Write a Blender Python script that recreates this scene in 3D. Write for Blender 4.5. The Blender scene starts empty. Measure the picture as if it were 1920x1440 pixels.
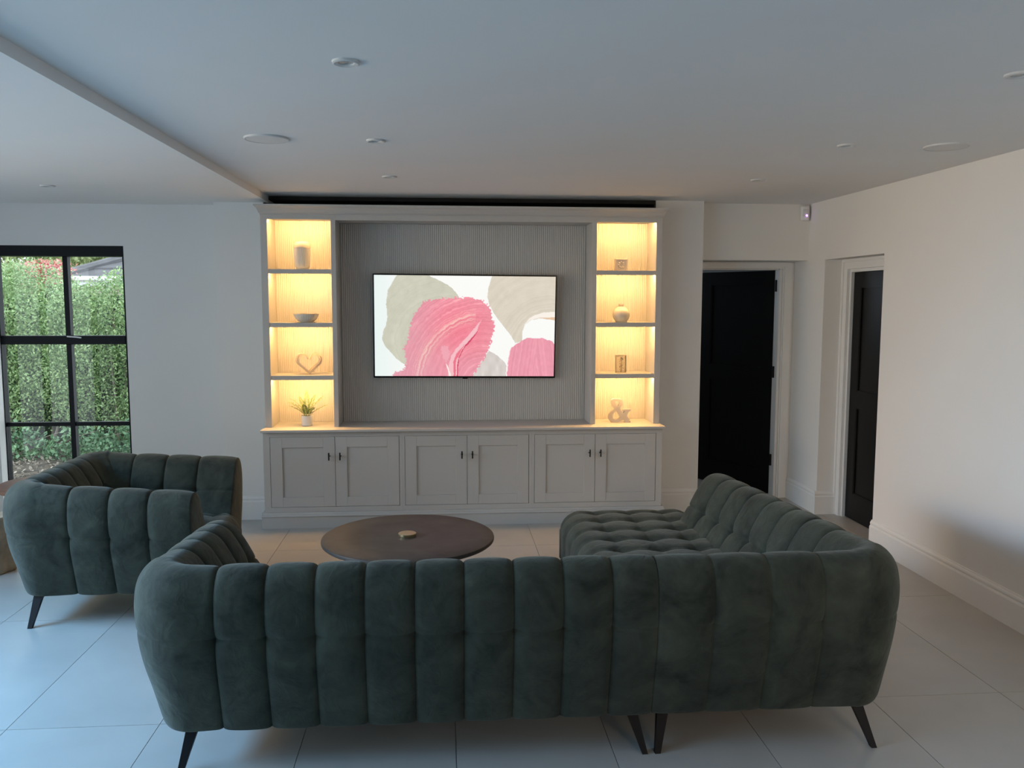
import bpy, bmesh, math, random
import numpy as np
from mathutils import Vector, Matrix, noise as mnoise

random.seed(7)
rng = np.random.default_rng(11)
PI = math.pi
scene = bpy.context.scene
COL = scene.collection

# ------------------------------------------------------------------ camera
def make_camera():
    f, yaw, pitch, roll, h = 1583.363, 0.0812501, -0.0987308, 0.0016579, 1.72067
    cy, sy, cp, sp = math.cos(yaw), math.sin(yaw), math.cos(pitch), math.sin(pitch)
    fwd = Vector((sy * cp, cy * cp, sp)); right = Vector((cy, -sy, 0)); up = right.cross(fwd)
    r = math.cos(roll) * right + math.sin(roll) * up
    u = -math.sin(roll) * right + math.cos(roll) * up
    cam = bpy.data.cameras.new('camera'); ob = bpy.data.objects.new('camera', cam); COL.objects.link(ob)
    m = Matrix((r, u, -fwd)).transposed().to_4x4(); m.translation = Vector((0, 0, h)); ob.matrix_world = m
    cam.sensor_fit = 'HORIZONTAL'; cam.sensor_width = 36; cam.lens = f / 1920 * 36
    cam.clip_start = 0.05; cam.clip_end = 200
    scene.camera = ob
make_camera()

# ------------------------------------------------------------------ world, lights, exposure
world = bpy.data.worlds.new('world'); scene.world = world; world.use_nodes = True
bg = world.node_tree.nodes['Background']
bg.inputs['Color'].default_value = (0.82, 0.92, 1.0, 1); bg.inputs['Strength'].default_value = 2.7

def area(name, loc, target, sx, sy, power, col, spread=180):
    l = bpy.data.lights.new(name, 'AREA'); l.shape = 'RECTANGLE'; l.size = sx; l.size_y = sy
    l.energy = power; l.color = col; l.spread = math.radians(spread)
    o = bpy.data.objects.new(name, l); COL.objects.link(o); o.location = loc
    o.rotation_euler = (Vector(target) - Vector(loc)).to_track_quat('-Z', 'Y').to_euler()
    return o
# daylight standing in the glazed doors of the left wall, then two added unseen fills: blue from the left, warm from behind
area('sky_left', (-4.40, 2.8, 2.1), (-1.9, 2.5, 0.0), 3.6, 0.6, 105, (0.19, 0.56, 1.0), 90)
area('daylight_left', (-4.50, 3.8, 1.85), (3.0, 4.3, 0.70), 3.0, 0.8, 20, (1.0, 0.72, 0.42), 66)
area('side_fill', (-4.62, 0.2, 1.25), (0.5, 2.4, 0.4), 2.1, 1.8, 12, (0.50, 0.80, 1.0), 130)  # added blue fill, grades the sofa back from left to right
area('warm_fill', (1.9, -1.2, 2.42), (2.95, 4.4, 0.5), 1.4, 1.6, 19, (1.0, 0.70, 0.42), 75)  # added warm fill, lifts the sofa's shadow on the right wall

vs = scene.view_settings
scene.display_settings.display_device = 'sRGB'
vs.view_transform = 'Standard'; vs.look = 'None'; vs.gamma = 1.0; vs.use_curve_mapping = False
vs.exposure = 0.08
try:
    scene.cycles.use_denoising = True
    scene.cycles.max_bounces = 10; scene.cycles.diffuse_bounces = 6; scene.cycles.transparent_max_bounces = 12
    scene.cycles.sample_clamp_indirect = 6
except Exception:
    pass

# ------------------------------------------------------------------ materials
def new_mat(name):
    m = bpy.data.materials.new(name); m.use_nodes = True
    nt = m.node_tree; return m, nt, nt.nodes['Principled BSDF']

def mat(name, col, rough=0.6, metal=0.0, var=0.06, scale=6.0, bump=0.0, bscale=60.0, spec=0.5, sheen=0.0, coat=0.0, per_obj=0.0):
    m, nt, b = new_mat(name)
    N, L = nt.nodes, nt.links
    b.inputs['Roughness'].default_value = rough; b.inputs['Metallic'].default_value = metal
    b.inputs['Specular IOR Level'].default_value = spec
    b.inputs['Sheen Weight'].default_value = sheen; b.inputs['Coat Weight'].default_value = coat
    tc = N.new('ShaderNodeTexCoord'); nz = N.new('ShaderNodeTexNoise')
    nz.inputs['Scale'].default_value = scale; nz.inputs['Detail'].default_value = 5
    L.new(tc.outputs['Object'], nz.inputs['Vector'])
    rp = N.new('ShaderNodeValToRGB')
    c0 = [max(0, c * (1 - var)) for c in col]; c1 = [min(1, c * (1 + var)) for c in col]
    rp.color_ramp.elements[0].position = 0.3; rp.color_ramp.elements[1].position = 0.7
    rp.color_ramp.elements[0].color = (*c0, 1); rp.color_ramp.elements[1].color = (*c1, 1)
    L.new(nz.outputs['Fac'], rp.inputs['Fac'])
    out = rp.outputs['Color']
    if per_obj:
        oi = N.new('ShaderNodeObjectInfo'); hs = N.new('ShaderNodeHueSaturation'); mr = N.new('ShaderNodeMapRange')
        mr.inputs['To Min'].default_value = 1 - per_obj; mr.inputs['To Max'].default_value = 1 + per_obj
        L.new(oi.outputs['Random'], mr.inputs['Value']); L.new(mr.outputs['Result'], hs.inputs['Value'])
        L.new(out, hs.inputs['Color']); out = hs.outputs['Color']
    L.new(out, b.inputs['Base Color'])
    if bump:
        n2 = N.new('ShaderNodeTexNoise'); n2.inputs['Scale'].default_value = bscale; n2.inputs['Detail'].default_value = 4
        L.new(tc.outputs['Object'], n2.inputs['Vector'])
        bp = N.new('ShaderNodeBump'); bp.inputs['Strength'].default_value = bump; bp.inputs['Distance'].default_value = 0.01
        L.new(n2.outputs['Fac'], bp.inputs['Height']); L.new(bp.outputs['Normal'], b.inputs['Normal'])
    return m

def emit(name, col, strength):
    m = bpy.data.materials.new(name); m.use_nodes = True; nt = m.node_tree; nt.nodes.clear()
    e = nt.nodes.new('ShaderNodeEmission'); o = nt.nodes.new('ShaderNodeOutputMaterial')
    e.inputs['Color'].default_value = (*col, 1); e.inputs['Strength'].default_value = strength
    nt.links.new(e.outputs[0], o.inputs[0]); return m

def glass_mat(name, refl=0.08, tint=(0.97, 0.985, 0.98)):
    m = bpy.data.materials.new(name); m.use_nodes = True; nt = m.node_tree; nt.nodes.clear()
    t = nt.nodes.new('ShaderNodeBsdfTransparent'); g = nt.nodes.new('ShaderNodeBsdfGlossy'); mx = nt.nodes.new('ShaderNodeMixShader')
    o = nt.nodes.new('ShaderNodeOutputMaterial'); t.inputs['Color'].default_value = (*tint, 1)
    g.inputs['Roughness'].default_value = 0.01; mx.inputs[0].default_value = refl
    nt.links.new(t.outputs[0], mx.inputs[1]); nt.links.new(g.outputs[0], mx.inputs[2]); nt.links.new(mx.outputs[0], o.inputs[0])
    return m

def velvet_mat(name):
    m, nt, b = new_mat(name); N, L = nt.nodes, nt.links
    tc = N.new('ShaderNodeTexCoord')
    n1 = N.new('ShaderNodeTexNoise'); n1.inputs['Scale'].default_value = 5.5; n1.inputs['Detail'].default_value = 6; n1.inputs['Roughness'].default_value = 0.62
    n1.inputs['Distortion'].default_value = 0.8
    n2 = N.new('ShaderNodeTexNoise'); n2.inputs['Scale'].default_value = 22; n2.inputs['Detail'].default_value = 5
    L.new(tc.outputs['Object'], n1.inputs['Vector']); L.new(tc.outputs['Object'], n2.inputs['Vector'])
    mx = N.new('ShaderNodeMath'); mx.operation = 'MULTIPLY_ADD'; mx.inputs[1].default_value = 0.3
    L.new(n2.outputs['Fac'], mx.inputs[0]); L.new(n1.outputs['Fac'], mx.inputs[2])
    rp = N.new('ShaderNodeValToRGB')
    rp.color_ramp.elements[0].position = 0.42; rp.color_ramp.elements[1].position = 0.95
    rp.color_ramp.elements[0].color = (0.0130, 0.0165, 0.0130, 1); rp.color_ramp.elements[1].color = (0.056, 0.064, 0.048, 1)
    L.new(mx.outputs[0], rp.inputs['Fac']); L.new(rp.outputs['Color'], b.inputs['Base Color'])
    b.inputs['Roughness'].default_value = 0.82; b.inputs['Specular IOR Level'].default_value = 0.15
    b.inputs['Sheen Weight'].default_value = 0.16; b.inputs['Sheen Roughness'].default_value = 0.5
    b.inputs['Sheen Tint'].default_value = (0.88, 0.92, 0.85, 1)
    n3 = N.new('ShaderNodeTexNoise'); n3.inputs['Scale'].default_value = 14; n3.inputs['Detail'].default_value = 4; n3.inputs['Distortion'].default_value = 1.2
    L.new(tc.outputs['Object'], n3.inputs['Vector'])
    bp = N.new('ShaderNodeBump'); bp.inputs['Strength'].default_value = 0.22; bp.inputs['Distance'].default_value = 0.02
    L.new(n3.outputs['Fac'], bp.inputs['Height']); L.new(bp.outputs['Normal'], b.inputs['Normal'])
    return m

M = {}
M['wall'] = mat('wall_paint', (0.73, 0.725, 0.705), 0.85, var=0.012, scale=2.0, bump=0.03, bscale=220)
M['ceil'] = mat('ceiling_paint', (0.74, 0.745, 0.74), 0.9, var=0.01, scale=2.0)
M['trim'] = mat('trim_paint', (0.74, 0.74, 0.725), 0.45, var=0.01)
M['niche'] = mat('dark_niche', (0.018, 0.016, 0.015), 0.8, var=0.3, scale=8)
M['joinery'] = mat('grey_joinery_paint', (0.485, 0.475, 0.455), 0.42, var=0.015, scale=3)
M['blackmetal'] = mat('black_metal', (0.003, 0.003, 0.0045), 0.5, metal=0.0, var=0.1, spec=0.25)
M['blackpaint'] = mat('black_door_paint', (0.003, 0.003, 0.0035), 0.42, var=0.1, spec=0.22)
M['winframe'] = mat('window_frame_paint', (0.003, 0.0035, 0.006), 0.5, var=0.1, spec=0.2)
M['tile'] = mat('porcelain_tile', (0.40, 0.39, 0.37), 0.34, var=0.075, scale=2.3, bump=0.02, bscale=30, spec=0.5, per_obj=0.02)
M['grout'] = mat('tile_grout', (0.34, 0.33, 0.315), 0.9)
M['velvet'] = velvet_mat('green_velvet')
M['table'] = mat('dark_bronze_tabletop', (0.050, 0.043, 0.038), 0.5, var=0.25, scale=9, spec=0.35, bump=0.03, bscale=120)
M['brass'] = mat('brushed_brass', (0.52, 0.45, 0.27), 0.32, metal=1.0, var=0.08)
M['bezel'] = mat('bezel_paint', (0.60, 0.60, 0.59), 0.7, var=0.01)
M['white'] = mat('white_plastic', (0.78, 0.78, 0.77), 0.5, var=0.01)
M['whitegrille'] = mat('white_grille', (0.66, 0.66, 0.65), 0.7, var=0.04, scale=300)
M['lens'] = mat('lamp_lens', (0.35, 0.36, 0.36), 0.2, var=0.2, scale=60)
M['ceramic'] = mat('cream_ceramic', (0.70, 0.66, 0.58), 0.5, var=0.03)
M['glaze'] = mat('cream_glaze', (0.66, 0.60, 0.47), 0.18, var=0.03, coat=0.4)
M['palewood'] = mat('pale_wood', (0.62, 0.53, 0.40), 0.6, var=0.1, scale=18)
M['stonebox'] = mat('carved_stone', (0.62, 0.55, 0.47), 0.7, var=0.08, scale=30, bump=0.2, bscale=80)
M['letter'] = mat('letter_paint', (0.50, 0.46, 0.40), 0.6, var=0.05)
M['frond'] = mat('fern_green', (0.13, 0.20, 0.06), 0.6, var=0.35, scale=40)
M['soil'] = mat('potting_soil', (0.03, 0.022, 0.016), 0.95, var=0.4, scale=60)
M['gloss_black'] = mat('black_bezel', (0.004, 0.004, 0.004), 0.25, var=0.05)
M['glass'] = glass_mat('window_glass', 0.018)
M['clearglass'] = glass_mat('ornament_glass', 0.04, (0.96, 0.94, 0.89))
M['led'] = emit('warm_led', (1.0, 0.55, 0.19), 240)
M['purple'] = emit('purple_led', (0.55, 0.18, 1.0), 6)
M['brownwood'] = mat('red_brown_wood', (0.20, 0.105, 0.07), 0.5, var=0.15, scale=12)
M['log'] = mat('weathered_log', (0.33, 0.27, 0.19), 0.85, var=0.3, scale=9, bump=0.5, bscale=18)
M['earth'] = mat('garden_soil', (0.10, 0.082, 0.065), 0.95, var=0.7, scale=7, bump=0.6, bscale=14)
M['bark'] = mat('hedge_bark', (0.10, 0.085, 0.06), 0.9, var=0.4, scale=20)
M['branch'] = mat('pale_branch', (0.30, 0.26, 0.20), 0.9, var=0.3, scale=20)
M['slate'] = mat('roof_slate', (0.17, 0.165, 0.175), 0.75, spec=0.2, var=0.12, scale=4, per_obj=0.15)
M['fascia'] = mat('white_fascia', (0.82, 0.82, 0.80), 0.5, var=0.02)
M['render'] = mat('pale_render', (0.62, 0.55, 0.47), 0.85, var=0.05)
M['dryleaf'] = mat('dry_leaf', (0.42, 0.36, 0.30), 0.8, var=0.4, scale=3)

def leaf_mat(name, dark, light, scale):
    m, nt, b = new_mat(name); N, L = nt.nodes, nt.links
    tc = N.new('ShaderNodeTexCoord'); n1 = N.new('ShaderNodeTexNoise'); n1.inputs['Scale'].default_value = scale; n1.inputs['Detail'].default_value = 8
    n1.inputs['Roughness'].default_value = 0.8
    L.new(tc.outputs['Object'], n1.inputs['Vector'])
    rp = N.new('ShaderNodeValToRGB'); rp.color_ramp.elements[0].position = 0.32; rp.color_ramp.elements[1].position = 0.68
    rp.color_ramp.elements[0].color = (*dark, 1); rp.color_ramp.elements[1].color = (*light, 1)
    L.new(n1.outputs['Fac'], rp.inputs['Fac']); L.new(rp.outputs['Color'], b.inputs['Base Color'])
    b.inputs['Roughness'].default_value = 0.45
    return m
M['hedge'] = leaf_mat('privet_leaf', (0.08, 0.20, 0.08), (0.52, 0.66, 0.30), 9)
M['tree'] = leaf_mat('tree_leaf', (0.20, 0.27, 0.11), (0.52, 0.56, 0.27), 2.5)
M['redleaf'] = leaf_mat('red_leaf', (0.62, 0.20, 0.18), (0.88, 0.46, 0.42), 4)
M['herb'] = leaf_mat('ground_leaf', (0.07, 0.17, 0.10), (0.24, 0.40, 0.20), 6)

# ------------------------------------------------------------------ helpers
def link_mesh(name, verts, faces, m, parent=None, smooth=False, loc=None):
    me = bpy.data.meshes.new(name)
    me.from_pydata([tuple(v) for v in verts], [], [tuple(f) for f in faces]); me.update()
    if smooth:
        me.polygons.foreach_set('use_smooth', [True] * len(me.polygons))
    me.materials.append(m)
    o = bpy.data.objects.new(name, me); COL.objects.link(o)
    if parent: o.parent = parent
    if loc is not None: o.location = loc
    return o

class MB:
    """collects simple shapes into one mesh"""
    def __init__(s): s.v, s.f = [], []
    def add(s, vs, fs):
        n = len(s.v); s.v += [tuple(v) for v in vs]; s.f += [tuple(i + n for i in f) for f in fs]; return s
    def box(s, x0, x1, y0, y1, z0, z1, bev=0.0):
        if bev <= 0:
            vs = [(x, y, z) for z in (z0, z1) for y in (y0, y1) for x in (x0, x1)]
            return s.add(vs, [(0, 2, 3, 1), (4, 5, 7, 6), (0, 1, 5, 4), (2, 6, 7, 3), (0, 4, 6, 2), (1, 3, 7, 5)])
        bm = bmesh.new(); bmesh.ops.create_cube(bm, size=1)
        for v in bm.verts:
            v.co = Vector(((x0 + x1) / 2 + v.co.x * (x1 - x0), (y0 + y1) / 2 + v.co.y * (y1 - y0), (z0 + z1) / 2 + v.co.z * (z1 - z0)))
        bmesh.ops.bevel(bm, geom=bm.edges[:], offset=bev, segments=2, affect='EDGES', profile=0.5)
        bm.verts.index_update()
        s.add([v.co.copy() for v in bm.verts], [[v.index for v in f.verts] for f in bm.faces]); bm.free(); return s
    def prism(s, prof, axis, a, b):
        """extrude a closed 2D profile along an axis: 'x' -> (y,z), 'y' -> (x,z), 'z' -> (x,y)"""
        n = len(prof)
        def P(p, t):
            return {'x': (t, p[0], p[1]), 'y': (p[0], t, p[1]), 'z': (p[0], p[1], t)}[axis]
        vs = [P(p, a) for p in prof] + [P(p, b) for p in prof]
        fs = [(i, (i + 1) % n, n + (i + 1) % n, n + i) for i in range(n)] + [tuple(range(n))[::-1], tuple(range(n, 2 * n))]
        return s.add(vs, fs)
    def lathe(s, prof, cx, cy, n=32, ribs=0, rib=0.0):
        vs, fs = [], []
        for (r, z) in prof:
            for i in range(n):
                a = 2 * PI * i / n; rr = r * (1 + (rib * (0.5 + 0.5 * math.cos(ribs * a)) if ribs else 0))
                vs.append((cx + rr * math.cos(a), cy + rr * math.sin(a), z))
        for k in range(len(prof) - 1):
            for i in range(n):
                j = (i + 1) % n; fs.append((k * n + i, k * n + j, (k + 1) * n + j, (k + 1) * n + i))
        fs.append(tuple(range(n))[::-1]); fs.append(tuple((len(prof) - 1) * n + i for i in range(n)))
        return s.add(vs, fs)
    def tube(s, pts, rad, n=6):
        pts = [Vector(p) for p in pts]; rings = []
        vs, fs = [], []
        for i, p in enumerate(pts):
            t = (pts[min(i + 1, len(pts) - 1)] - pts[max(i - 1, 0)]).normalized()
            a = t.cross(Vector((0.13, 0.21, 1))).normalized() if abs(t.z) < 0.95 else t.cross(Vector((1, 0.1, 0))).normalized()
            b = t.cross(a)
            r = rad[i] if isinstance(rad, (list, tuple)) else rad
            vs += [p + r * (math.cos(2 * PI * k / n) * a + math.sin(2 * PI * k / n) * b) for k in range(n)]
        for i in range(len(pts) - 1):
            for k in range(n):
                fs.append((i * n + k, i * n + (k + 1) % n, (i + 1) * n + (k + 1) % n, (i + 1) * n + k))
        fs.append(tuple(range(n))[::-1]); fs.append(tuple((len(pts) - 1) * n + k for k in range(n)))
        return s.add(vs, fs)
    def build(s, name, m, parent=None, smooth=False, loc=None):
        o = link_mesh(name, s.v, s.f, m, parent, smooth, loc)
        if smooth:
            try:
                o.data.set_sharp_from_angle(angle=math.radians(38))
            except Exception:
                pass
        return o

def tag(o, label=None, cat=None, group=None, kind=None):
    if label: o['label'] = label
    if cat: o['category'] = cat
    if group: o['group'] = group
    if kind: o['kind'] = kind
    return o
def struct(o, label=None, cat=None):
    return tag(o, label, cat, kind='structure')
def empty(name, loc=(0, 0, 0), label=None, cat=None, group=None, kind=None):
    o = bpy.data.objects.new(name, None); COL.objects.link(o); o.location = loc; o.empty_display_size = 0.1
    return tag(o, label, cat, group, kind)
def copy_thing(root, loc, label=None, rot=None):
    r = root.copy(); COL.objects.link(r); r.location = loc
    if label: r['label'] = label
    for ch in list(root.children):
        c = ch.copy(); COL.objects.link(c); c.parent = r
        for g in list(ch.children):
            d = g.copy(); COL.objects.link(d); d.parent = c
    return r

# ------------------------------------------------------------------ dimensions (metres)
H, HL = 2.508, 2.46                 # main ceiling, lower ceiling on the left
XR, XL = 3.005, -4.60               # right / left wall
YR = -4.0                           # wall behind the camera
YPIER, YBULK, YWIN, YDOOR = 6.67, 6.82, 6.88, 7.10
XBEAM = -1.318

# ------------------------------------------------------------------ floor of 60 x 120 tiles
flo = struct(MB().box(XL - 0.1, 3.45, YR, 7.2, -0.12, -0.006).box(1.0, 4.2, 7.2, 10.2, -0.12, -0.006).build('floor', M['grout']), 'pale grey porcelain tiled floor of the living room', 'floor')
gap = 0.0028
tile_me = MB().box(0, 0.6 - gap, 0, 1.2 - gap, -0.010, 0.0).build('tile', M['tile'], flo)
tx0, ty0 = -1.7596, 4.5936
first = True
for i in range(-5, 9):
    for j in range(-8, 5):
        x, y = tx0 + 0.6 * i, ty0 + 1.2 * j
        if x < XL - 0.3 or x > 3.4 or y < YR - 0.9 or y > 9.3: continue
        if y > 5.7 and x < 1.0 and y > 6.5: continue
        if first:
            t, first = tile_me, False
        else:
            t = tile_me.copy(); COL.objects.link(t); t.parent = flo
        t.location = (x, y, 0)

# ------------------------------------------------------------------ ceilings and walls
cb = MB().box(XBEAM, 3.45, YR, 7.12, H, H + 0.15)
struct(cb.build('ceiling', M['ceil']), 'white main ceiling with downlights and speakers', 'ceiling')
struct(MB().box(XL - 0.1, XBEAM, YR, 7.0, HL, H + 0.15).build('ceiling', M['ceil']), 'slightly lower white ceiling left of the step', 'ceiling')

# right wall: plain length, opening for the second door, stub beyond it
w = MB()
YN, YF, ZH = 5.60, 6.50, 2.044
w.box(XR, XR + 0.45, YR, YN, 0, H)
w.box(XR, XR + 0.45, YN, YF, ZH, H)
w.box(XR, XR + 0.45, YF, YDOOR + 0.15, 0, H)
struct(w.build('wall_right', M['wall']), 'white right wall with a recessed doorway at its far end', 'wall')
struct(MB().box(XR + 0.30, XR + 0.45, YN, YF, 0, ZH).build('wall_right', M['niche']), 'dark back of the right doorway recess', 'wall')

# back wall pieces
w = MB()
w.box(-1.73, -1.362, YPIER, 7.1, 0, H); w.box(1.682, 2.072, YPIER, 7.25, 0, H)
struct(w.build('wall_back', M['wall']), 'white pier on each side of the built-in media unit', 'wall')
w = MB()
w.box(-1.362, 1.682, 6.86, 7.1, 0, H)
struct(w.build('wall_back', M['niche']), 'black back of the shadow gap above the media unit', 'wall')
w = MB()
w.box(-1.3615, -1.350, 6.672, 6.86, 2.43, H - 0.001); w.box(1.670, 1.6815, 6.672, 6.86, 2.43, H - 0.001)
w.box(-1.350, 1.670, 6.66, 6.86, H - 0.03, H - 0.001)
struct(w.build('trim_1', M['niche']), 'black lining of the shadow gap above the cornice', 'trim')
w = MB()
w.box(2.072, XR, YBULK, YDOOR + 0.03, 2.052, H)
struct(w.build('wall_back', M['wall']), 'white bulkhead above the left of the two black doors', 'wall')
# window wall
WX0, WX1, WZ0, WZ1 = -3.485, -2.483, 0.06, 2.138
w = MB()
w.box(XL, WX0, YWIN, YWIN + 0.165, 0, HL); w.box(WX1, -1.73, YWIN, YWIN + 0.165, 0, HL)
w.box(WX0, WX1, YWIN, YWIN + 0.165, WZ1, HL); w.box(WX0, WX1, YWIN, YWIN + 0.165, -0.1, WZ0)
struct(w.build('wall_back', M['wall']), 'white wall around the black framed garden window', 'wall')
# left wall with the big glazed opening, and the wall behind the camera
w = MB()
w.box(XL - 0.3, XL, 5.2, 7.18, 0, HL); w.box(XL - 0.3, XL, YR, -0.9, 0, HL); w.box(XL - 0.3, XL, 1.3, 1.6, 0, HL); w.box(XL - 0.3, XL, -0.9, 1.3, 0, 0.3); w.box(XL - 0.3, XL, -0.9, 1.3, 2.2, HL); w.box(XL - 0.3, XL, 1.6, 5.2, 2.2, HL)
struct(w.build('wall_left', M['wall']), 'white left wall around the glazed garden doors', 'wall')
w = MB()
w.box(XL, 3.45, YR - 0.3, YR, 0, H)
struct(w.build('wall_front', M['wall']), 'white wall behind the viewer', 'wall')
# hall beyond the first door
w = MB()
w.box(1.0, 1.1, 7.25, 10.1, 0, H); w.box(1.0, 4.2, 10.0, 10.1, 0, H); w.box(4.1, 4.2, 7.25, 10.0, 0, H)
w.box(3.05, 4.2, 7.14, 7.25, 0, H); w.box(1.0, 1.69, 7.14, 7.25, 0, H); w.box(1.0, 4.2, 7.12, 10.1, H, H + 0.1)
struct(w.build('wall_back', M['wall']), 'pale hall walls beyond the open black door', 'wall')
area('hall_daylight', (1.5, 9.0, 1.9), (2.8, 8.0, 0.4), 0.8, 0.8, 5, (0.7, 0.85, 1.0))

# skirting boards
SK = [(0, 0), (0.020, 0), (0.020, 0.140), (0.017, 0.147), (0.013, 0.150), (0.013, 0.157), (0.016, 0.163), (0.014, 0.172), (0.008, 0.180), (0.006, 0.187), (0, 0.187)]
def skirt_x(name, x0, x1, ywall, label):      # faces -y
    struct(MB().prism([(ywall - d, z) for d, z in SK], 'x', x0, x1).build(name, M['trim']), label, 'baseboard')
def skirt_y(name, y0, y1, xwall, label, sgn=-1):      # faces -x (sgn -1)
    struct(MB().prism([(xwall + sgn * d, z) for d, z in SK], 'y', y0, y1).build(name, M['trim']), label, 'baseboard')
skirt_y('baseboard_right', YR, YN + 0.004, XR, 'moulded white baseboard along the right wall')
skirt_y('baseboard_right', YF, YDOOR - 0.035, XR, 'short baseboard between the two black doors')
skirt_x('baseboard_right', XR - 0.0199, XR + 0.138, YF, 'baseboard on the doorway reveal of the right wall')
skirt_x('baseboard_back', 1.705, 2.092, YPIER, 'baseboard on the pier right of the media unit')
skirt_y('baseboard_back', YPIER, YDOOR - 0.04, 2.072, 'baseboard on the hidden side of the right pier', 1)
skirt_x('baseboard_back', -1.75, -1.375, YPIER, 'baseboard on the pier left of the media unit')
skirt_x('baseboard_back', WX1 - 0.0, -1.73, YWIN, 'baseboard below the wall right of the window')

# ------------------------------------------------------------------ garden window
win = struct(empty('window_1', (0, 0, 0)), 'black steel framed garden window with six panes', 'window')
YG = 7.00
fx0, fx1 = -3.515, -2.490
b = MB()
b.box(fx0, -3.478, YG - 0.03, YG + 0.04, 0.05, 2.15); b.box(-2.527, fx1, YG - 0.03, YG + 0.04, 0.05, 2.15)
b.box(-3.478, -2.527, YG - 0.03, YG + 0.04, 0.05, 0.12)
b.build('window_frame', M['winframe'], win)
MB().box(fx0, fx1, YG - 0.11, YG + 0.04, 2.058, 2.152, 0.004).build('head_rail', M['winframe'], win)
MB().box(-3.478, -2.527, YG - 0.035, YG + 0.035, 1.367, 1.436, 0.004).build('transom', M['winframe'], win)
MB().box(-3.478, -2.985, YG - 0.02, YG + 0.02, 0.710, 0.742, 0.003).build('glazing_bar', M['winframe'], win)
MB().box(-2.947, -2.527, YG - 0.02, YG + 0.02, 0.710, 0.742, 0.003).build('glazing_bar', M['winframe'], win)
MB().box(-2.985, -2.947, YG - 0.03, YG + 0.03, 1.436, 2.058, 0.003).build('mullion', M['winframe'], win)
MB().box(-2.985, -2.947, YG - 0.03, YG + 0.03, 0.12, 1.367, 0.003).build('mullion', M['winframe'], win)
hd = MB(); hd.tube([(-2.97, YG - 0.045, 1.43), (-2.90, YG - 0.05, 1.425), (-2.86, YG - 0.05, 1.42)], 0.006, 6); hd.build('window_handle', M['white'], win)
for (xa, xb) in ((-3.478, -2.985), (-2.947, -2.527)):
    for (za, zb) in ((1.436, 2.058), (0.742, 1.367), (0.12, 0.710)):
        MB().box(xa, xb, YG - 0.003, YG + 0.003, za, zb).build('pane', M['glass'], win)
struct(MB().box(WX0 - 0.0, WX1, YWIN + 0.02, YG - 0.03, WZ0, WZ0 + 0.012).build('trim_2', M['trim']), 'white sill inside the garden window', 'trim')

# glazed garden doors in the left wall (outside the picture, reflected in it)
gd = struct(empty('door_3', (0, 0, 0)), 'black framed glazed garden doors of the left wall', 'door')
for k in range(6):
    y = 1.6 + 3.6 * k / 5
    MB().box(XL - 0.06, XL, max(1.6, y - 0.03), min(5.2, y + 0.03), 0, 2.2).build('door_stile', M['winframe'], gd)
MB().box(XL - 0.06, XL, 1.6, 5.2, 2.13, 2.2).build('head_rail', M['winframe'], gd)
w3 = struct(empty('fill_window', (0, 0, 0)), 'black framed side window, added unseen around the blue fill light', 'window')  # unseen window added to hold the blue side light
for y in (-0.9, 0.17, 1.24):
    MB().box(XL - 0.16, XL - 0.10, y, y + 0.06, 0.3, 2.2).build('window_frame', M['winframe'], w3)
MB().box(XL - 0.26, XL - 0.24, -0.9, 1.3, 0.3, 2.2).build('pane', M['glass'], w3)

# ------------------------------------------------------------------ the two black doors
d1 = struct(empty('door_1', (0, 0, 0)), 'black panelled door standing ajar, left of the two doors', 'door')
b = MB()
b.box(2.905, 3.004, YDOOR - 0.022, YDOOR + 0.029, 0, 2.0505); b.box(2.08, 2.905, YDOOR - 0.022, YDOOR + 0.029, 1.995, 2.0505)
b.box(2.915, 2.985, YDOOR - 0.034, YDOOR - 0.0221, 0, 2.046); b.box(2.08, 2.915, YDOOR - 0.034, YDOOR - 0.0221, 2.008, 2.046)
b.build('door_frame', M['trim'], d1)
MB().box(2.885, 2.905, YDOOR, YDOOR + 0.13, 0, 2.0).build('door_jamb', M['trim'], d1)
MB().box(2.08, 2.885, YDOOR + 0.03, YDOOR + 0.13, 1.985, 2.0).build('door_head', M['trim'], d1)
def door_leaf(wid, hgt, thk, rows, cols=2):
    """leaf along +x from the hinge, face at y=0, panels recessed behind a moulding"""
    m = MB(); st = 0.11
    zs = [0.0] + rows + [hgt]
    m.box(0, wid, 0.010, thk, 0, hgt)
    m.box(0, st, 0, 0.010, 0, hgt); m.box(wid - st, wid, 0, 0.010, 0, hgt)
    rails = [(0, 0.2)] + [(r - 0.06, r + 0.06) for r in rows] + [(hgt - st, hgt)]
    for a, c in rails: m.box(st, wid - st, 0, 0.010, a, c)
    for k in range(len(rails) - 1):
        a, c = rails[k][1], rails[k + 1][0]
        x0, x1 = st + 0.012, wid - st - 0.012
        m.box(x0, x1, 0.002, 0.010, a, a + 0.012); m.box(x0, x1, 0.002, 0.010, c - 0.012, c)
        m.box(x0 - 0.012, x0, 0.002, 0.010, a, c); m.box(x1, x1 + 0.012, 0.002, 0.010, a, c)
    return m
lf = door_leaf(0.80, 1.975, 0.04, [1.05]).build('door_leaf', M['blackpaint'], d1)
lf.location = (2.880, YDOOR + 0.10, 0.008); lf.rotation_euler = (0, 0, PI - math.radians(57))
# mirror so that the panelled face looks back into the room
lf.scale = (1, -1, 1)
for z in (0.27, 1.05, 1.80):
    MB().box(2.872, 2.893, YDOOR + 0.055, YDOOR + 0.075, z, z + 0.10).build('hinge', M['blackmetal'], d1)

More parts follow.
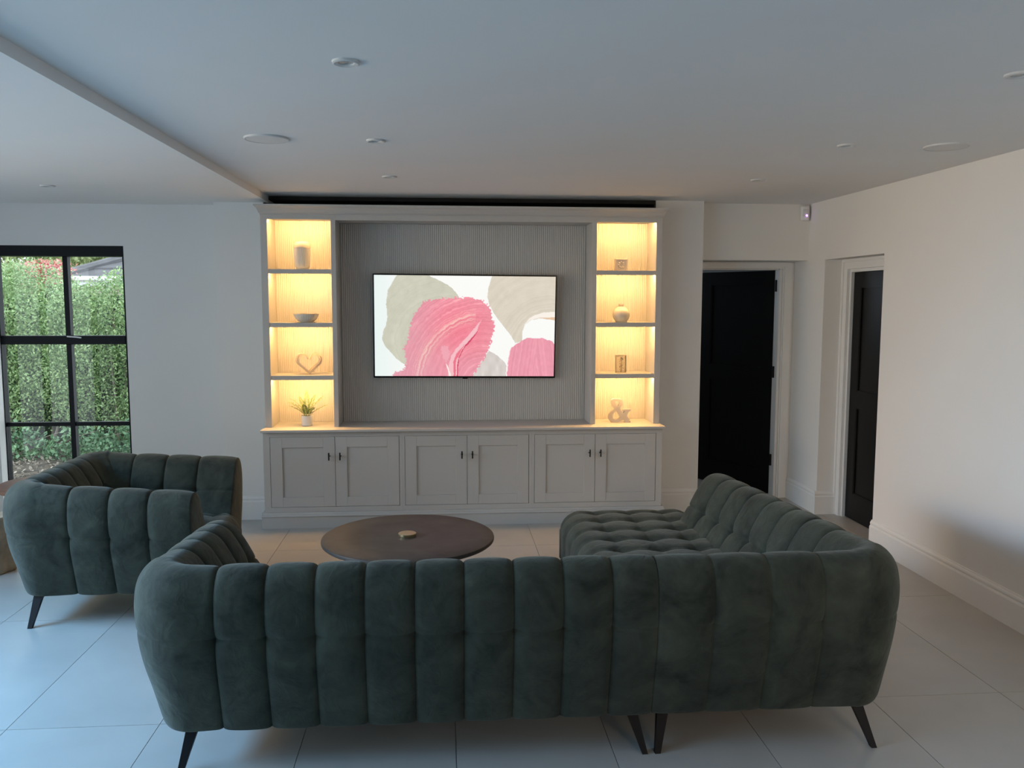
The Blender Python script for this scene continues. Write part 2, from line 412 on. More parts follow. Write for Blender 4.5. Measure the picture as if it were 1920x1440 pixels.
d2 = struct(empty('door_2', (0, 0, 0)), 'closed black door in the recess of the right wall', 'door')
b = MB(); xf = XR + 0.15
b.box(xf, xf + 0.022, YF - 0.075, YF, 0, ZH); b.box(xf, xf + 0.022, YN, YF - 0.075, ZH - 0.075, ZH)
b.box(xf - 0.012, xf, YF - 0.022, YF, 0, ZH); b.box(xf - 0.012, xf, YN, YF - 0.022, ZH - 0.022, ZH)
b.build('door_frame', M['trim'], d2)
b = MB(); b.box(xf + 0.022, xf + 0.09, YF - 0.10, YF - 0.0755, 0, ZH - 0.06); b.box(xf + 0.022, xf + 0.09, YN, YF - 0.10, ZH - 0.10, ZH - 0.0755)
b.build('door_jamb', M['trim'], d2)
lf = door_leaf(0.80, 1.935, 0.04, [0.95]).build('door_leaf', M['blackpaint'], d2)
lf.location = (xf + 0.045, YF - 0.102, 0.006); lf.rotation_euler = (0, 0, -PI / 2); 

# ------------------------------------------------------------------ built-in media unit
YB, YC, YBK = 6.397, 6.497, 6.80
J = M['joinery']
# plinth and its moulding
pl = tag(empty('plinth', (0, 6.367, 0)), 'grey moulded plinth running below the six cupboard doors', 'plinth')
MB().box(-1.371, 1.712, 0, 0.30, 0, 0.086).build('plinth_board', J, pl)
MB().prism([(0.30, 0.0865), (-0.004, 0.0865), (-0.007, 0.092), (-0.004, 0.097), (0.004, 0.102), (0.016, 0.108), (0.020, 0.116), (0.30, 0.116)], 'x', -1.373, 1.714).build('moulding', J, pl)

# base cabinets
def cabinet_door(wid, z0, z1):
    m = MB(); r = 0.087; t = 0.020
    m.box(0, r, 0, t, z0, z1, 0.0015); m.box(wid - r, wid, 0, t, z0, z1, 0.0015)
    m.box(r, wid - r, 0, t, z0, z0 + r * 0.85, 0.0015); m.box(r, wid - r, 0, t, z1 - r * 0.92, z1, 0.0015)
    return m
def knob_mesh():
    m = MB(); m.tube([(0, -0.034, -0.0285), (0, -0.034, 0.0285)], 0.0052, 8); m.tube([(0, -0.034, 0), (0, 0.001, 0)], 0.004, 8)
    m.lathe([(0.008, -0.003), (0.008, 0.003)], 0, 0, 10)
    return m
cabs = [(-1.354, -1.3036, -0.8216, -0.3403, -0.3185, 'left pair of grey shaker cupboard doors with black T bar pulls', -0.865, -0.782),
        (-0.3180, -0.2964, 0.1770, 0.6520, 0.6745, 'middle pair of grey shaker cupboard doors below the television', 0.137, 0.217),
        (0.6750, 0.6964, 1.1690, 1.6475, 1.697, 'right pair of grey shaker cupboard doors nearest the black doors', 1.124, 1.208)]
DZ0, DZ1 = 0.1574, 0.6924
for (xa, da, dm, db, xb, lab, k1, k2) in cabs:
    c = tag(empty('base_cabinet', ((xa + xb) / 2, YB, 0.1165)), lab, 'cabinet', 'base cabinets of the media unit')
    ox, oz = (xa + xb) / 2, 0.1165
    m = MB(); T = 0.7325 - oz
    m.box(xa - ox, da - 0.002 - ox, 0, 0.022, 0, T); m.box(db + 0.002 - ox, xb - ox, 0, 0.022, 0, T)
    m.box(da - 0.002 - ox, db + 0.002 - ox, 0, 0.022, 0, DZ0 - 0.002 - oz); m.box(da - 0.002 - ox, db + 0.002 - ox, 0, 0.022, DZ1 + 0.002 - oz, T)
    m.build('face_frame', J, c)
    m = MB(); m.box(xa - ox, xb - ox, 0.03, 0.268, 0, T)
    m.build('carcass', J, c)
    for (p, q, k) in ((da + 0.001, dm - 0.0015, k1), (dm + 0.0015, db - 0.001, k2)):
        d = cabinet_door(q - p, DZ0 - oz, DZ1 - oz).build('door', J, c, loc=(p - ox, 0, 0))
        MB().box(0.0865, q - p - 0.0865, 0.010, 0.020, DZ0 - oz + 0.07, DZ1 - oz - 0.078).build('door_panel', J, d)
        knob_mesh().build('handle', M['blackmetal'], d, True, loc=(k - p, 0, 0.547 - oz))
# worktop
wt = MB(); wt.box(-1.366, 1.709, 6.352, 6.80, 0.733, 0.753, 0.004)
tag(wt.build('worktop', J), 'long grey painted worktop over the six cupboard doors', 'worktop')
# shelving towers
def fluted(x0, x1, yb, z0, z1, pitch=0.0155, dep=0.0030):
    m = MB(); n = max(2, int(round((x1 - x0) / pitch))); p = (x1 - x0) / n
    prof = []
    for i in range(n):
        a = x0 + i * p
        prof += [(a, yb), (a + p * 0.16, yb - dep * 0.55), (a + p * 0.34, yb - dep * 0.93), (a + p * 0.5, yb - dep), (a + p * 0.66, yb - dep * 0.93), (a + p * 0.84, yb - dep * 0.55)]
    prof.append((x1, yb))
    vs = [(x, y, z0) for x, y in prof] + [(x, y, z1) for x, y in prof]; n = len(prof)
    m.add(vs, [(i, i + 1, n + i + 1, n + i) for i in range(n - 1)])
    m.box(x0, x1, yb, yb + 0.012, z0, z1)
    return m
def tower(xo0, xi0, xi1, xo1, lab):
    """outer faces xo0..xo1, opening xi0..xi1"""
    t = tag(empty('shelving_tower', ((xo0 + xo1) / 2, YC, 0.7535)), lab, 'shelving', 'lit shelving towers of the media unit')
    ox, oy, oz = (xo0 + xo1) / 2, YC, 0.7535
    for a, c in ((xo0, xi0), (xi1, xo1)):
        m = MB(); m.box(a - ox, c - ox, 0, YBK - YC, 0, 2.356 - oz, 0.0015); m.build('side_panel', J, t)
    m = MB(); m.box(xi0 - ox, xi1 - ox, 0, YBK - YC, 2.335 - oz, 2.356 - oz); m.box(xi0 - ox, xi1 - ox, 0, 0.022, 2.320 - oz, 2.335 - oz); m.build('top_panel', J, t)
    m = fluted(xi0 - ox, xi1 - ox, YBK - YC - 0.012, 0, 2.3348 - oz, dep=0.0017); m.build('fluted_back', J, t)
    for zt in (1.951, 1.549, 1.148):
        m = MB(); m.box(xi0 - ox + 0.001, xi1 - ox - 0.001, 0.006, YBK - YC - 0.019, zt - 0.020 - oz, zt - oz)
        m.box(xi0 - ox + 0.001, xi1 - ox - 0.001, 0.006, 0.022, zt - 0.033 - oz, zt - 0.020 - oz)
        m.build('shelf', J, t)
    for zt in (2.335, 1.951 - 0.020, 1.549 - 0.020, 1.148 - 0.020):
        MB().box(xi0 - ox + 0.006, xi1 - ox - 0.006, 0.0235, 0.0335, zt - 0.008 - oz, zt - 0.0005 - oz).build('led_strip', M['led'], t)
    return t
tower(-1.354, -1.304, -0.837, -0.802, 'left shelving tower with fern, heart, bowl and ribbed jar')
tower(1.147, 1.183, 1.649, 1.6955, 'right shelving tower with ampersand, round bottle and small frames')
# television bay
bay = tag(empty('television_bay', (0.17, YBK, 0.7535)), 'grey fluted back panel of the bay behind the television', 'panelling')
m = fluted(-0.8015 - 0.17, 1.1465 - 0.17, -0.012, 0, 2.316 - 0.7535); m.build('fluted_panel', J, bay)
# cornice
cr = MB()
CP = [(0.0, 2.3565), (-0.004, 2.3565), (-0.006, 2.362), (-0.014, 2.366), (-0.020, 2.374), (-0.026, 2.386), (-0.040, 2.400), (-0.058, 2.408), (-0.064, 2.412), (-0.066, 2.424), (-0.0, 2.424)]
n = len(CP); vs = []
for (d, z) in CP: vs.append((-1.354 + d * 0.5, YC + d, z))
for (d, z) in CP: vs.append((1.6955 - d * 0.5, YC + d, z))
fs = [(i, i + 1, n + i + 1, n + i) for i in range(n - 1)] + [(n - 1, 0, n, 2 * n - 1)]
cr.add(vs, fs)
for sx, X in ((-1, -1.354), (1, 1.6955)):      # returns to the wall
    vs = [(X - sx * d * 0.5 * 1.0 * (1) if sx > 0 else X + d * 0.5, YC + d, z) for d, z in CP] + [(X - sx * d * 0.5 if sx > 0 else X + d * 0.5, YPIER - 0.002, z) for d, z in CP]
    cr.add(vs, [(i, i + 1, n + i + 1, n + i) for i in range(n - 1)])
cr.box(-1.354, 1.6955, YC, YPIER + 0.15, 2.3565, 2.422)
cor = tag(empty('cornice', (0, 0, 0)), 'grey moulded cornice along the top of the media unit', 'cornice')
cr.build('moulding', J, cor)
MB().box(-0.8015, 1.1465, YC, YC + 0.022, 2.3165, 2.356).build('header_rail', J, cor)
MB().box(-0.8015, 1.1465, YC + 0.022, YBK - 0.02, 2.3165, 2.335).build('soffit', J, cor)

# ------------------------------------------------------------------ television
def television():
    t = tag(empty('television', (0, 0, 0)), 'wall mounted flat television showing pink and beige paint strokes', 'television')
    W, Hh = 1.449, 0.822
    pts = {'TL': None}
    m = MB(); m.box(-W / 2, W / 2, -0.012, 0.030, -Hh / 2, Hh / 2, 0.003)
    m.build('casing', M['gloss_black'], t)
    m = MB(); m.box(-0.02, 0.02, -0.013, 0.0, -Hh / 2 - 0.006, -Hh / 2 + 0.001); m.build('sensor_tab', M['gloss_black'], t)
    m = MB(); m.box(-0.2, 0.2, 0.030, 0.044, -0.15, 0.15); m.build('wall_bracket', M['blackmetal'], t)
    nx, ny = 400, 226
    sw, sh = W - 0.022, Hh - 0.026
    u = np.linspace(0, 1, nx); v = np.linspace(0, 1, ny)
    U, V = np.meshgrid(u, v)              # v = 0 at the top
    X = 120 + U * 1685; Y = 85 + V * 945  # drawing units
    def smooth_noise(sx, sy, seed):
        r = np.random.default_rng(seed); g = r.random((sy + 2, sx + 2))
        gx = U * sx; gy = V * sy; ix = gx.astype(int); iy = gy.astype(int); fx = gx - ix; fy = gy - iy
        fx = fx * fx * (3 - 2 * fx); fy = fy * fy * (3 - 2 * fy)
        return (g[iy, ix] * (1 - fx) + g[iy, ix + 1] * fx) * (1 - fy) + (g[iy + 1, ix] * (1 - fx) + g[iy + 1, ix + 1] * fx) * fy
    def line_noise(q, freq, seed):
        r = np.random.default_rng(seed); g = r.random(4000); p = (q - q.min()) * freq; i = p.astype(int); f = p - i
        return g[i % 4000] * (1 - f) + g[(i + 1) % 4000] * f
    wob = (smooth_noise(60, 34, 1) - 0.5) * 26; wob2 = (smooth_noise(60, 34, 2) - 0.5) * 26
    rough = (smooth_noise(150, 84, 3) - 0.5) * 60; rough2 = (smooth_noise(150, 84, 4) - 0.5) * 60
    def inside(poly, jag=0.0):
        px = X + wob * 0.25 + rough * jag; py = Y + wob2 * 0.25 + rough2 * jag
        c = np.zeros(X.shape, bool); n = len(poly)
        for i in range(n):
            x1, y1 = poly[i]; x2, y2 = poly[(i + 1) % n]
            if y1 == y2: continue
            k = ((y1 > py) != (y2 > py)) & (px < (x2 - x1) * (py - y1) / (y2 - y1) + x1)
            c ^= k
        return c
    def srgb(*c):
        c = np.array(c) / 255.0; return np.where(c <= 0.04045, c / 12.92, ((c + 0.055) / 1.055) ** 2.4)
    img = np.empty(X.shape + (3,)); img[:] = np.array([247, 247, 244])
    img -= (np.clip(1 - U * 5, 0, 1) * 1.0)[..., None] * np.array([16, 5, 5])
    def paint(mask, col, streak=None, amp=0.0, hi=(255, 255, 250)):
        c = np.empty(X.shape + (3,)); c[:] = np.array(col, float)
        if streak is not None:
            s = (streak - 0.5) * 2
            c = c + s[..., None] * amp
            k = np.clip((streak - 0.80) * 4.0, 0, 1)[..., None]; c = c * (1 - k * 0.65) + np.array(hi, float) * k * 0.65
        img[mask] = c[mask]
    # beige stroke, upper left
    r1 = np.hypot(X - 780, (Y - 700) * 1.1); s1 = 0.45 * line_noise(r1 + wob, 0.15, 25) + 0.2 * line_noise(r1 + wob, 0.05, 5) + 0.35 * smooth_noise(40, 20, 6)
    paint(inside([(345, 60), (290, 150), (245, 230), (228, 340), (240, 430), (235, 520), (200, 620), (190, 690), (225, 760), (290, 830), (350, 890), (410, 930), (560, 930), (760, 500), (905, 300), (890, 262), (840, 200), (740, 140), (640, 95), (600, 60)]), (203, 202, 184), s1, 9, (232, 226, 205))
    # beige stroke, upper right
    r2 = np.hypot(X - 1760, (Y - 760) * 1.0); s2 = 0.45 * line_noise(r2 + wob * 0.6, 0.14, 27) + 0.25 * line_noise(r2 + wob * 0.6, 0.05, 7) + 0.3 * smooth_noise(40, 20, 8)
    paint(inside([(1215, 60), (1180, 180), (1165, 280), (1190, 360), (1230, 430), (1310, 540), (1390, 640), (1437, 715), (1500, 690), (1500, 600), (1520, 540), (1580, 495), (1660, 478), (1830, 497), (1830, 60)]), (215, 206, 190), s2, 9, (240, 232, 214))
    paint(inside([(1515, 540), (1560, 480), (1620, 445), (1700, 420), (1830, 413), (1830, 465), (1650, 474), (1575, 495)]), (246, 238, 228))
    paint(inside([(1650, 474), (1830, 466), (1830, 500), (1720, 482)]), (226, 190, 160))
    # grey stroke, bottom middle
    s3 = smooth_noise(50, 12, 9)
    paint(inside([(1185, 785), (1260, 830), (1330, 890), (1355, 935), (1345, 1060), (1000, 1060), (1060, 980)]), (213, 205, 199), s3, 8, (232, 226, 220))
    # large pink stroke
    r4 = np.hypot((X - 1130) * 1.0, (Y - 1120) * 0.92); s4 = np.clip(0.5 + 1.25 * (0.5 * line_noise(r4 + wob * 0.5, 0.19, 10) + 0.3 * line_noise(r4 + wob * 0.5, 0.06, 20) + 0.2 * smooth_noise(60, 30, 11) - 0.5), 0, 1)
    pk = inside([(250, 1060), (300, 1000), (390, 965), (420, 900), (385, 760), (430, 690), (440, 580), (495, 430), (590, 320), (740, 292), (880, 288), (980, 285), (1080, 300), (1170, 350), (1205, 410), (1200, 450), (1235, 540), (1225, 620), (1190, 760), (1150, 860), (1080, 970), (1000, 1060)], 0.55)
    paint(pk, (236, 150, 163), s4, 15, (248, 226, 212))
    core = np.clip(1 - np.hypot((X - 900) / 420, (Y - 560) / 330), 0, 1)[..., None] * pk[..., None]
    img[:] = img - core * np.array([-6, 22, 16])
    mv = (np.clip((780 - X) / 360, 0, 1) * (0.55 + 0.45 * smooth_noise(24, 14, 31)))[..., None] * pk[..., None]
    img[:] = img * (1 - mv * 0.6) + np.array([214, 158, 170]) * mv * 0.6
    ln4 = line_noise(r4 + wob * 0.6, 0.40, 33)
    crm = (np.exp(-((r4 - 610) / 60) ** 2) * np.clip((ln4 - 0.5) * 4, 0, 1) * (0.4 + 0.6 * smooth_noise(18, 10, 34)) * (X < 1060))[..., None] * pk[..., None]
    img[:] = img * (1 - crm * 0.8) + np.array([252, 234, 208]) * crm * 0.8
    thin = (np.clip((line_noise(r4 + wob * 0.5, 0.5, 35) - 0.78) * 4, 0, 1) * smooth_noise(40, 24, 36))[..., None] * pk[..., None]
    img[:] = img * (1 - thin * 0.6) + np.array([250, 205, 208]) * thin * 0.6
    lowp = np.clip((Y - 780) / 250, 0, 1)[..., None] * pk[..., None]
    img[:] = img * (1 - lowp * 0.35) + np.array([228, 160, 180]) * lowp * 0.35
    # folded ridge of thick paint
    paint(inside([(880, 1060), (885, 900), (950, 770), (1050, 650), (1120, 520), (1075, 600), (980, 700), (905, 830), (892, 1060)]), (206, 62, 98))
    paint(inside([(800, 1060), (808, 930), (828, 840), (880, 765), (985, 650), (1115, 490), (1060, 620), (960, 740), (895, 850), (882, 1060)]), (243, 190, 196))
    paint(inside([(855, 1060), (850, 900), (875, 820), (960, 720), (930, 780), (878, 880), (872, 1060)]), (236, 120, 140))
    paint(inside([(735, 740), (800, 745), (815, 830), (790, 900), (745, 850)], 0.4), (238, 166, 178))
    paint(inside([(780, 905), (800, 930), (840, 1060), (820, 1060)]), (250, 235, 230))
    # small pink stroke, lower right
    r5 = X - 0.14 * np.abs(1030 - Y) * np.sign(1640 - X) * 0.9; s5 = 0.55 * line_noise(r5 + wob * 0.4, 0.12, 22) + 0.25 * line_noise(r5 + wob * 0.4, 0.05, 12) + 0.2 * smooth_noise(60, 30, 13)
    paint(inside([(1355, 1060), (1370, 860), (1390, 765), (1470, 706), (1545, 664), (1680, 664), (1770, 690), (1830, 740), (1830, 1060)], 0.12), (235, 156, 172), s5, 15, (243, 190, 198))
    img = np.clip(img, 0, 255)
    lin = srgb(img[..., 0], img[..., 1], img[..., 2]) if False else np.where(img / 255 <= 0.04045, img / 255 / 12.92, ((img / 255 + 0.055) / 1.055) ** 2.4)
    vs = np.stack([(U - 0.5) * sw, np.full(U.shape, -0.0135), (0.5 - V) * sh + 0.002], -1).reshape(-1, 3)
    idx = np.arange(nx * ny).reshape(ny, nx)
    fs = np.stack([idx[:-1, :-1], idx[1:, :-1], idx[1:, 1:], idx[:-1, 1:]], -1).reshape(-1, 4)
    me = bpy.data.meshes.new('screen'); me.from_pydata(vs.tolist(), [], fs.tolist()); me.update()
    at = me.color_attributes.new('picture', 'FLOAT_COLOR', 'POINT')
    at.data.foreach_set('color', np.concatenate([lin.reshape(-1, 3), np.ones((nx * ny, 1))], 1).astype(np.float32).ravel())
    mm = bpy.data.materials.new('lit_screen'); mm.use_nodes = True; nt = mm.node_tree; b = nt.nodes['Principled BSDF']
    a = nt.nodes.new('ShaderNodeAttribute'); a.attribute_name = 'picture'
    b.inputs['Base Color'].default_value = (0.004, 0.004, 0.004, 1); b.inputs['Roughness'].default_value = 0.25
    nt.links.new(a.outputs['Color'], b.inputs['Emission Color']); b.inputs['Emission Strength'].default_value = 0.97
    me.materials.append(mm)
    s = bpy.data.objects.new('screen', me); COL.objects.link(s); s.parent = t
    t.location = (0.175, 6.730, 1.513)
    t.rotation_euler = (math.radians(3.2), math.radians(0.40), 0)
    return t
television()

# ------------------------------------------------------------------ ceiling fittings
def downlight(loc, label, first=[None]):
    if first[0] is None:
        r = tag(empty('downlight', loc), label, 'downlight', 'recessed ceiling downlights')
        m = MB(); m.lathe([(0.026, -0.001), (0.028, -0.006), (0.040, -0.009), (0.046, -0.006), (0.047, 0.0)], 0, 0, 36); 
        m.f = m.f[:-2]; m.build('bezel', M['bezel'], r, True)
        m = MB(); m.lathe([(0.027, -0.001), (0.020, -0.003), (0.006, -0.004)], 0, 0, 24); m.build('lamp_lens', M['lens'], r, True)
        first[0] = r; return r
    return copy_thing(first[0], loc, label)
downlight((-0.316, 2.928, H), 'white recessed downlight, largest of the left row')
downlight((-0.326, 4.317, H), 'white recessed downlight beside the left ceiling speaker')
downlight((-0.337, 5.553, H), 'white recessed downlight of the left row nearest the cornice')
downlight((2.005, 2.882, H), 'white recessed downlight cut by the right edge of the picture')
downlight((2.048, 4.235, H), 'white recessed downlight beside the right ceiling speaker')
downlight((2.056, 5.475, H), 'white recessed downlight of the right row nearest the doors')
downlight((-2.563, 5.83, HL), 'white recessed downlight in the lower ceiling above the window')
for (x, y, lab) in ((-0.855, 4.312, 'round white ceiling speaker, left of the pair'), (2.566, 4.216, 'round white ceiling speaker, right of the pair near the wall')):
    s = tag(empty('ceiling_speaker', (x, y, H)), lab, 'speaker', 'round ceiling speakers')
    m = MB(); m.lathe([(0.100, 0.0), (0.1085, 0.0), (0.1085, -0.006), (0.104, -0.009), (0.100, -0.008)], 0, 0, 48); m.f = m.f[:-2]; m.build('rim', M['bezel'], s, True)
    m = MB(); m.lathe([(0.1000, -0.002), (0.100, -0.0075), (0.06, -0.0085), (0.02, -0.009)], 0, 0, 48); m.build('grille', M['whitegrille'], s, True)
# motion sensor in the corner
sn = tag(empty('motion_sensor', (2.956, YBULK, 2.435)), 'small white motion sensor with purple light high in the corner', 'sensor')
m = MB(); m.box(-0.034, 0.034, -0.045, 0.0, -0.062, 0.058, 0.014); m.build('housing', M['white'], sn, True)
m = MB(); m.box(-0.026, 0.022, -0.050, -0.040, -0.030, 0.030, 0.0045); m.build('lens', M['whitegrille'], sn, True)
m = MB(); m.lathe([(0.001, -0.002), (0.013, -0.001), (0.013, 0.001), (0.001, 0.002)], 0, 0, 14); l = m.build('indicator', M['purple'], sn)
l.location = (0.008, -0.0505, -0.022); l.rotation_euler = (PI / 2, 0, 0.4); l.scale = (1, 0.6, 1)

# ------------------------------------------------------------------ quilted upholstery
def catmull(P, n):
    P = [np.array(p, float) for p in P]; P = [2 * P[0] - P[1]] + P + [2 * P[-1] - P[-2]]
    out = []
    for i in range(1, len(P) - 2):
        for k in range(n):
            t = k / n; a, b, c, d = P[i - 1], P[i], P[i + 1], P[i + 2]
            out.append(0.5 * ((2 * b) + (-a + c) * t + (2 * a - 5 * b + 4 * c - d) * t * t + (-a + 3 * b - 3 * c + d) * t ** 3))
    out.append(P[-2]); return np.array(out)

PROF = [(-0.004, 0.168), (0.024, 0.165), (0.037, 0.186), (0.066, 0.30), (0.098, 0.42), (0.116, 0.54), (0.118, 0.64), (0.102, 0.715), (0.060, 0.762),
        (0.005, 0.770), (-0.045, 0.742), (-0.085, 0.68), (-0.130, 0.59), (-0.175, 0.50), (-0.215, 0.42), (-0.235, 0.36)]

def path_fn(corners, normals, anchors, r0):
    """axis-aligned rounded path; returns list of sections and a point function of (section, fraction, d)"""
    C = [np.array(c, float) for c in corners]; Nn = [np.array(n, float) for n in normals]
    T = [(C[i + 1] - C[i]) / np.linalg.norm(C[i + 1] - C[i]) for i in range(len(C) - 1)]
    Ln = [np.linalg.norm(C[i + 1] - C[i]) for i in range(len(C) - 1)]
    def straight(i, c, d):
        a0 = 0 if i == 0 else r0
        a1 = Ln[i] if i == len(T) - 1 else Ln[i] - r0
        rd = max(r0 + d, 0.055)
        lo = 0 if i == 0 else (rd - d); hi = Ln[i] if i == len(T) - 1 else Ln[i] - (rd - d)
        an0, an1 = anchors[i]
        if c < an0: c = lo + (c - a0) / max(an0 - a0, 1e-6) * (an0 - lo)
        elif c > an1: c = an1 + (c - an1) / max(a1 - an1, 1e-6) * (hi - an1)
        return C[i] + T[i] * c + Nn[i] * d
    def arc(i, f, d):       # corner between seg i and i+1
        rd = max(r0 + d, 0.055); V = C[i + 1] + d * (Nn[i] + Nn[i + 1]); ctr = V - rd * (Nn[i] + Nn[i + 1])
        a = f * PI / 2
        return ctr + rd * (math.cos(a) * Nn[i] + math.sin(a) * Nn[i + 1])
    return C, T, Ln, straight, arc

def pillow(u, p=4.2): return 1 - np.abs(2 * u - 1) ** p

def upholstered_shell(name, parent, corners, normals, seams, r0, kz, tucks, A=0.0075, prof=PROF, m=15, shift=None, cap=(True, True), seed=0, prof2=None, soft=()):
    """seams: per segment, list of coordinates along it; panels run between successive seams and round the corners"""
    anchors = []
    nseg = len(corners) - 1
    C0 = [np.array(c, float) for c in corners]
    L0 = [np.linalg.norm(C0[i + 1] - C0[i]) for i in range(nseg)]
    for i in range(nseg):
        anchors.append((seams[i][0] if i > 0 else -1.0, seams[i][-1] if i < nseg - 1 else L0[i] + 1))
    C, T, Ln, straight, arc = path_fn(corners, normals, anchors, r0)
    # stations: (kind, i, value, arclen)
    marks = []   # seam arclengths
    stations = []
    base = 0.0
    arclen = lambda i: PI / 2 * (r0 + 0.08)
    edges = []
    for i in range(nseg):
        a0 = 0 if i == 0 else r0; a1 = Ln[i] if i == nseg - 1 else Ln[i] - r0
        pts = [a0] + [s for s in seams[i] if a0 + 1e-4 < s < a1 - 1e-4] + [a1]
        for s in seams[i]: marks.append(base + s - a0)
        for k in range(len(pts) - 1):
            lo_seam = k > 0 or i == 0; hi_seam = k < len(pts) - 2 or i == nseg - 1
            for q in range(m):
                f = q / m
                if lo_seam and hi_seam: f = 0.5 - 0.5 * math.cos(PI * f)
                elif lo_seam: f = 1 - math.cos(PI / 2 * f)
                elif hi_seam: f = math.sin(PI / 2 * f)
                c = pts[k] + (pts[k + 1] - pts[k]) * f
                stations.append(('s', i, c, base + c - a0))
        base += a1 - a0
        if i < nseg - 1:
            for q in range(m):
                stations.append(('a', i, q / m, base + q / m * arclen(i)))
            base += arclen(i)
        else:
            stations.append(('s', i, a1, base))
    total = base
    marks = sorted(set([0.0] + [round(x, 5) for x in marks] + [total]))
    pr = catmull(prof, 12); pr2 = catmull(prof2, 12) if prof2 else pr
    seg = np.r_[0, np.cumsum(np.hypot(*np.diff(pr, axis=0).T))]
    ns, nt = len(stations), len(pr)
    P = np.zeros((ns, nt, 3)); S = np.array([s[3] for s in stations])
    for a, (k, i, c, s) in enumerate(stations):
        kk = kz(s / total, i, c if k == 's' else None)
        for b in range(nt):
            wq = (1.0 if i == 1 else 0.0) if k == 's' else (c if i == 0 else 1.0)
            d, z = pr[b] if wq == 0 or prof2 is None else pr[b] * (1 - wq) + pr2[b] * wq
            p = straight(i, c, d) if k == 's' else arc(i, c, d)
            P[a, b] = (p[0], p[1], 0.17 + (z - 0.17) * kk)
        if shift is not None:
            P[a, :, :2] += shift(k, i, c)
    # normals
    dS = np.gradient(P, axis=0); dT = np.gradient(P, axis=1)
    N = np.cross(dT, dS); N /= (np.linalg.norm(N, axis=2, keepdims=True) + 1e-9)
    mid = nt // 3
    # orient outward: at low profile index the normal must point along +d
    k0 = stations[ns // 2]; i0 = k0[1]
    ref = np.array([*(np.array(normals[i0], float)), 0.0])
    if np.dot(N[ns // 2, mid // 2 + 8], ref) < 0: N = -N; flip = True
    else: flip = False
    mk = np.array(marks)
    j = np.clip(np.searchsorted(mk, S, side='right') - 1, 0, len(mk) - 2)
    wid = mk[j + 1] - mk[j]; u = np.clip((S - mk[j]) / wid, 0, 1)
    ds = np.minimum(S - mk[j], mk[j + 1] - S)
    ds = np.where((mk[j] <= 0) & (S - mk[j] < wid / 2), 9, ds); ds = np.where((mk[j + 1] >= total - 1e-6) & (S - mk[j] >= wid / 2), 9, ds)
    smark = []                       # softened seams
    b0 = 0.0
    for i in range(nseg):
        a0 = 0 if i == 0 else r0; a1 = Ln[i] if i == nseg - 1 else Ln[i] - r0
        if i in soft: smark.append((b0 - 0.02, b0 + a1 - a0 + 0.02))
        b0 += a1 - a0 + (arclen(i) if i < nseg - 1 else 0)
    sw = np.ones(ns)
    for a_, b_ in smark: sw[(S >= a_) & (S <= b_)] = 0.40
    hs = pillow(u, 2.6) * A * np.clip(wid / 0.18, 0.6, 1.15) * (0.4 + 0.6 * sw) - 0.0085 * sw * np.exp(-ds / 0.0065)
    env = np.clip(np.minimum(seg, seg[-1] - seg) / 0.05, 0, 1) ** 0.6
    h = hs[:, None] * env[None, :]
    for tz, amp in tucks:
        # tz: arclength position along the profile
        tau = (seg - tz)[None, :]
        near = np.exp(-np.abs(ds / 0.030) ** 1.4)[:, None]
        h = h - amp * np.exp(-np.abs(tau / 0.030) ** 1.5) * (0.05 + 0.95 * near) - 0.30 * amp * np.exp(-np.abs(tau) / 0.007)
    # loose creases
    r = np.random.default_rng(seed)
    P2 = P + N * h[..., None]
    verts = P2.reshape(-1, 3).tolist()
    faces = []
    for a in range(ns - 1):
        for b in range(nt - 1):
            q = (a * nt + b, a * nt + b + 1, (a + 1) * nt + b + 1, (a + 1) * nt + b)
            faces.append(q if not flip else q[::-1])
    # end caps: rings shrinking to the middle, slightly bulged
    for e, on in ((0, cap[0]), (ns - 1, cap[1])):
        ring = P2[e].copy(); ctr = ring.mean(0); out = (P[0].mean(0) - P[1].mean(0)) if e == 0 else (P[-1].mean(0) - P[-2].mean(0))
        out /= np.linalg.norm(out); prev = [e * nt + b for b in range(nt)]
        for sc, bu in ((0.985, 0.004), (0.90, 0.008), (0.6, 0.011), (0.2, 0.012)):
            rg = ctr + (ring - ctr) * sc + out * bu * (1 if on else 0.3); st = len(verts); verts += rg.tolist()
            cur = [st + b for b in range(nt)]
            for b in range(nt):
                b2 = (b + 1) % nt
                q = (prev[b], cur[b], cur[b2], prev[b2])
                faces.append(q if (e == 0) != flip else q[::-1])
            prev = cur
        faces.append(tuple(prev) if (e == 0) == flip else tuple(prev[::-1]))
    o = link_mesh(name, verts, faces, M['velvet'], parent, True)
    bm = bmesh.new(); bm.from_mesh(o.data); bmesh.ops.recalc_face_normals(bm, faces=bm.faces[:]); bm.to_mesh(o.data); bm.free()
    o.data.polygons.foreach_set('use_smooth', [True] * len(o.data.polygons))
    return o

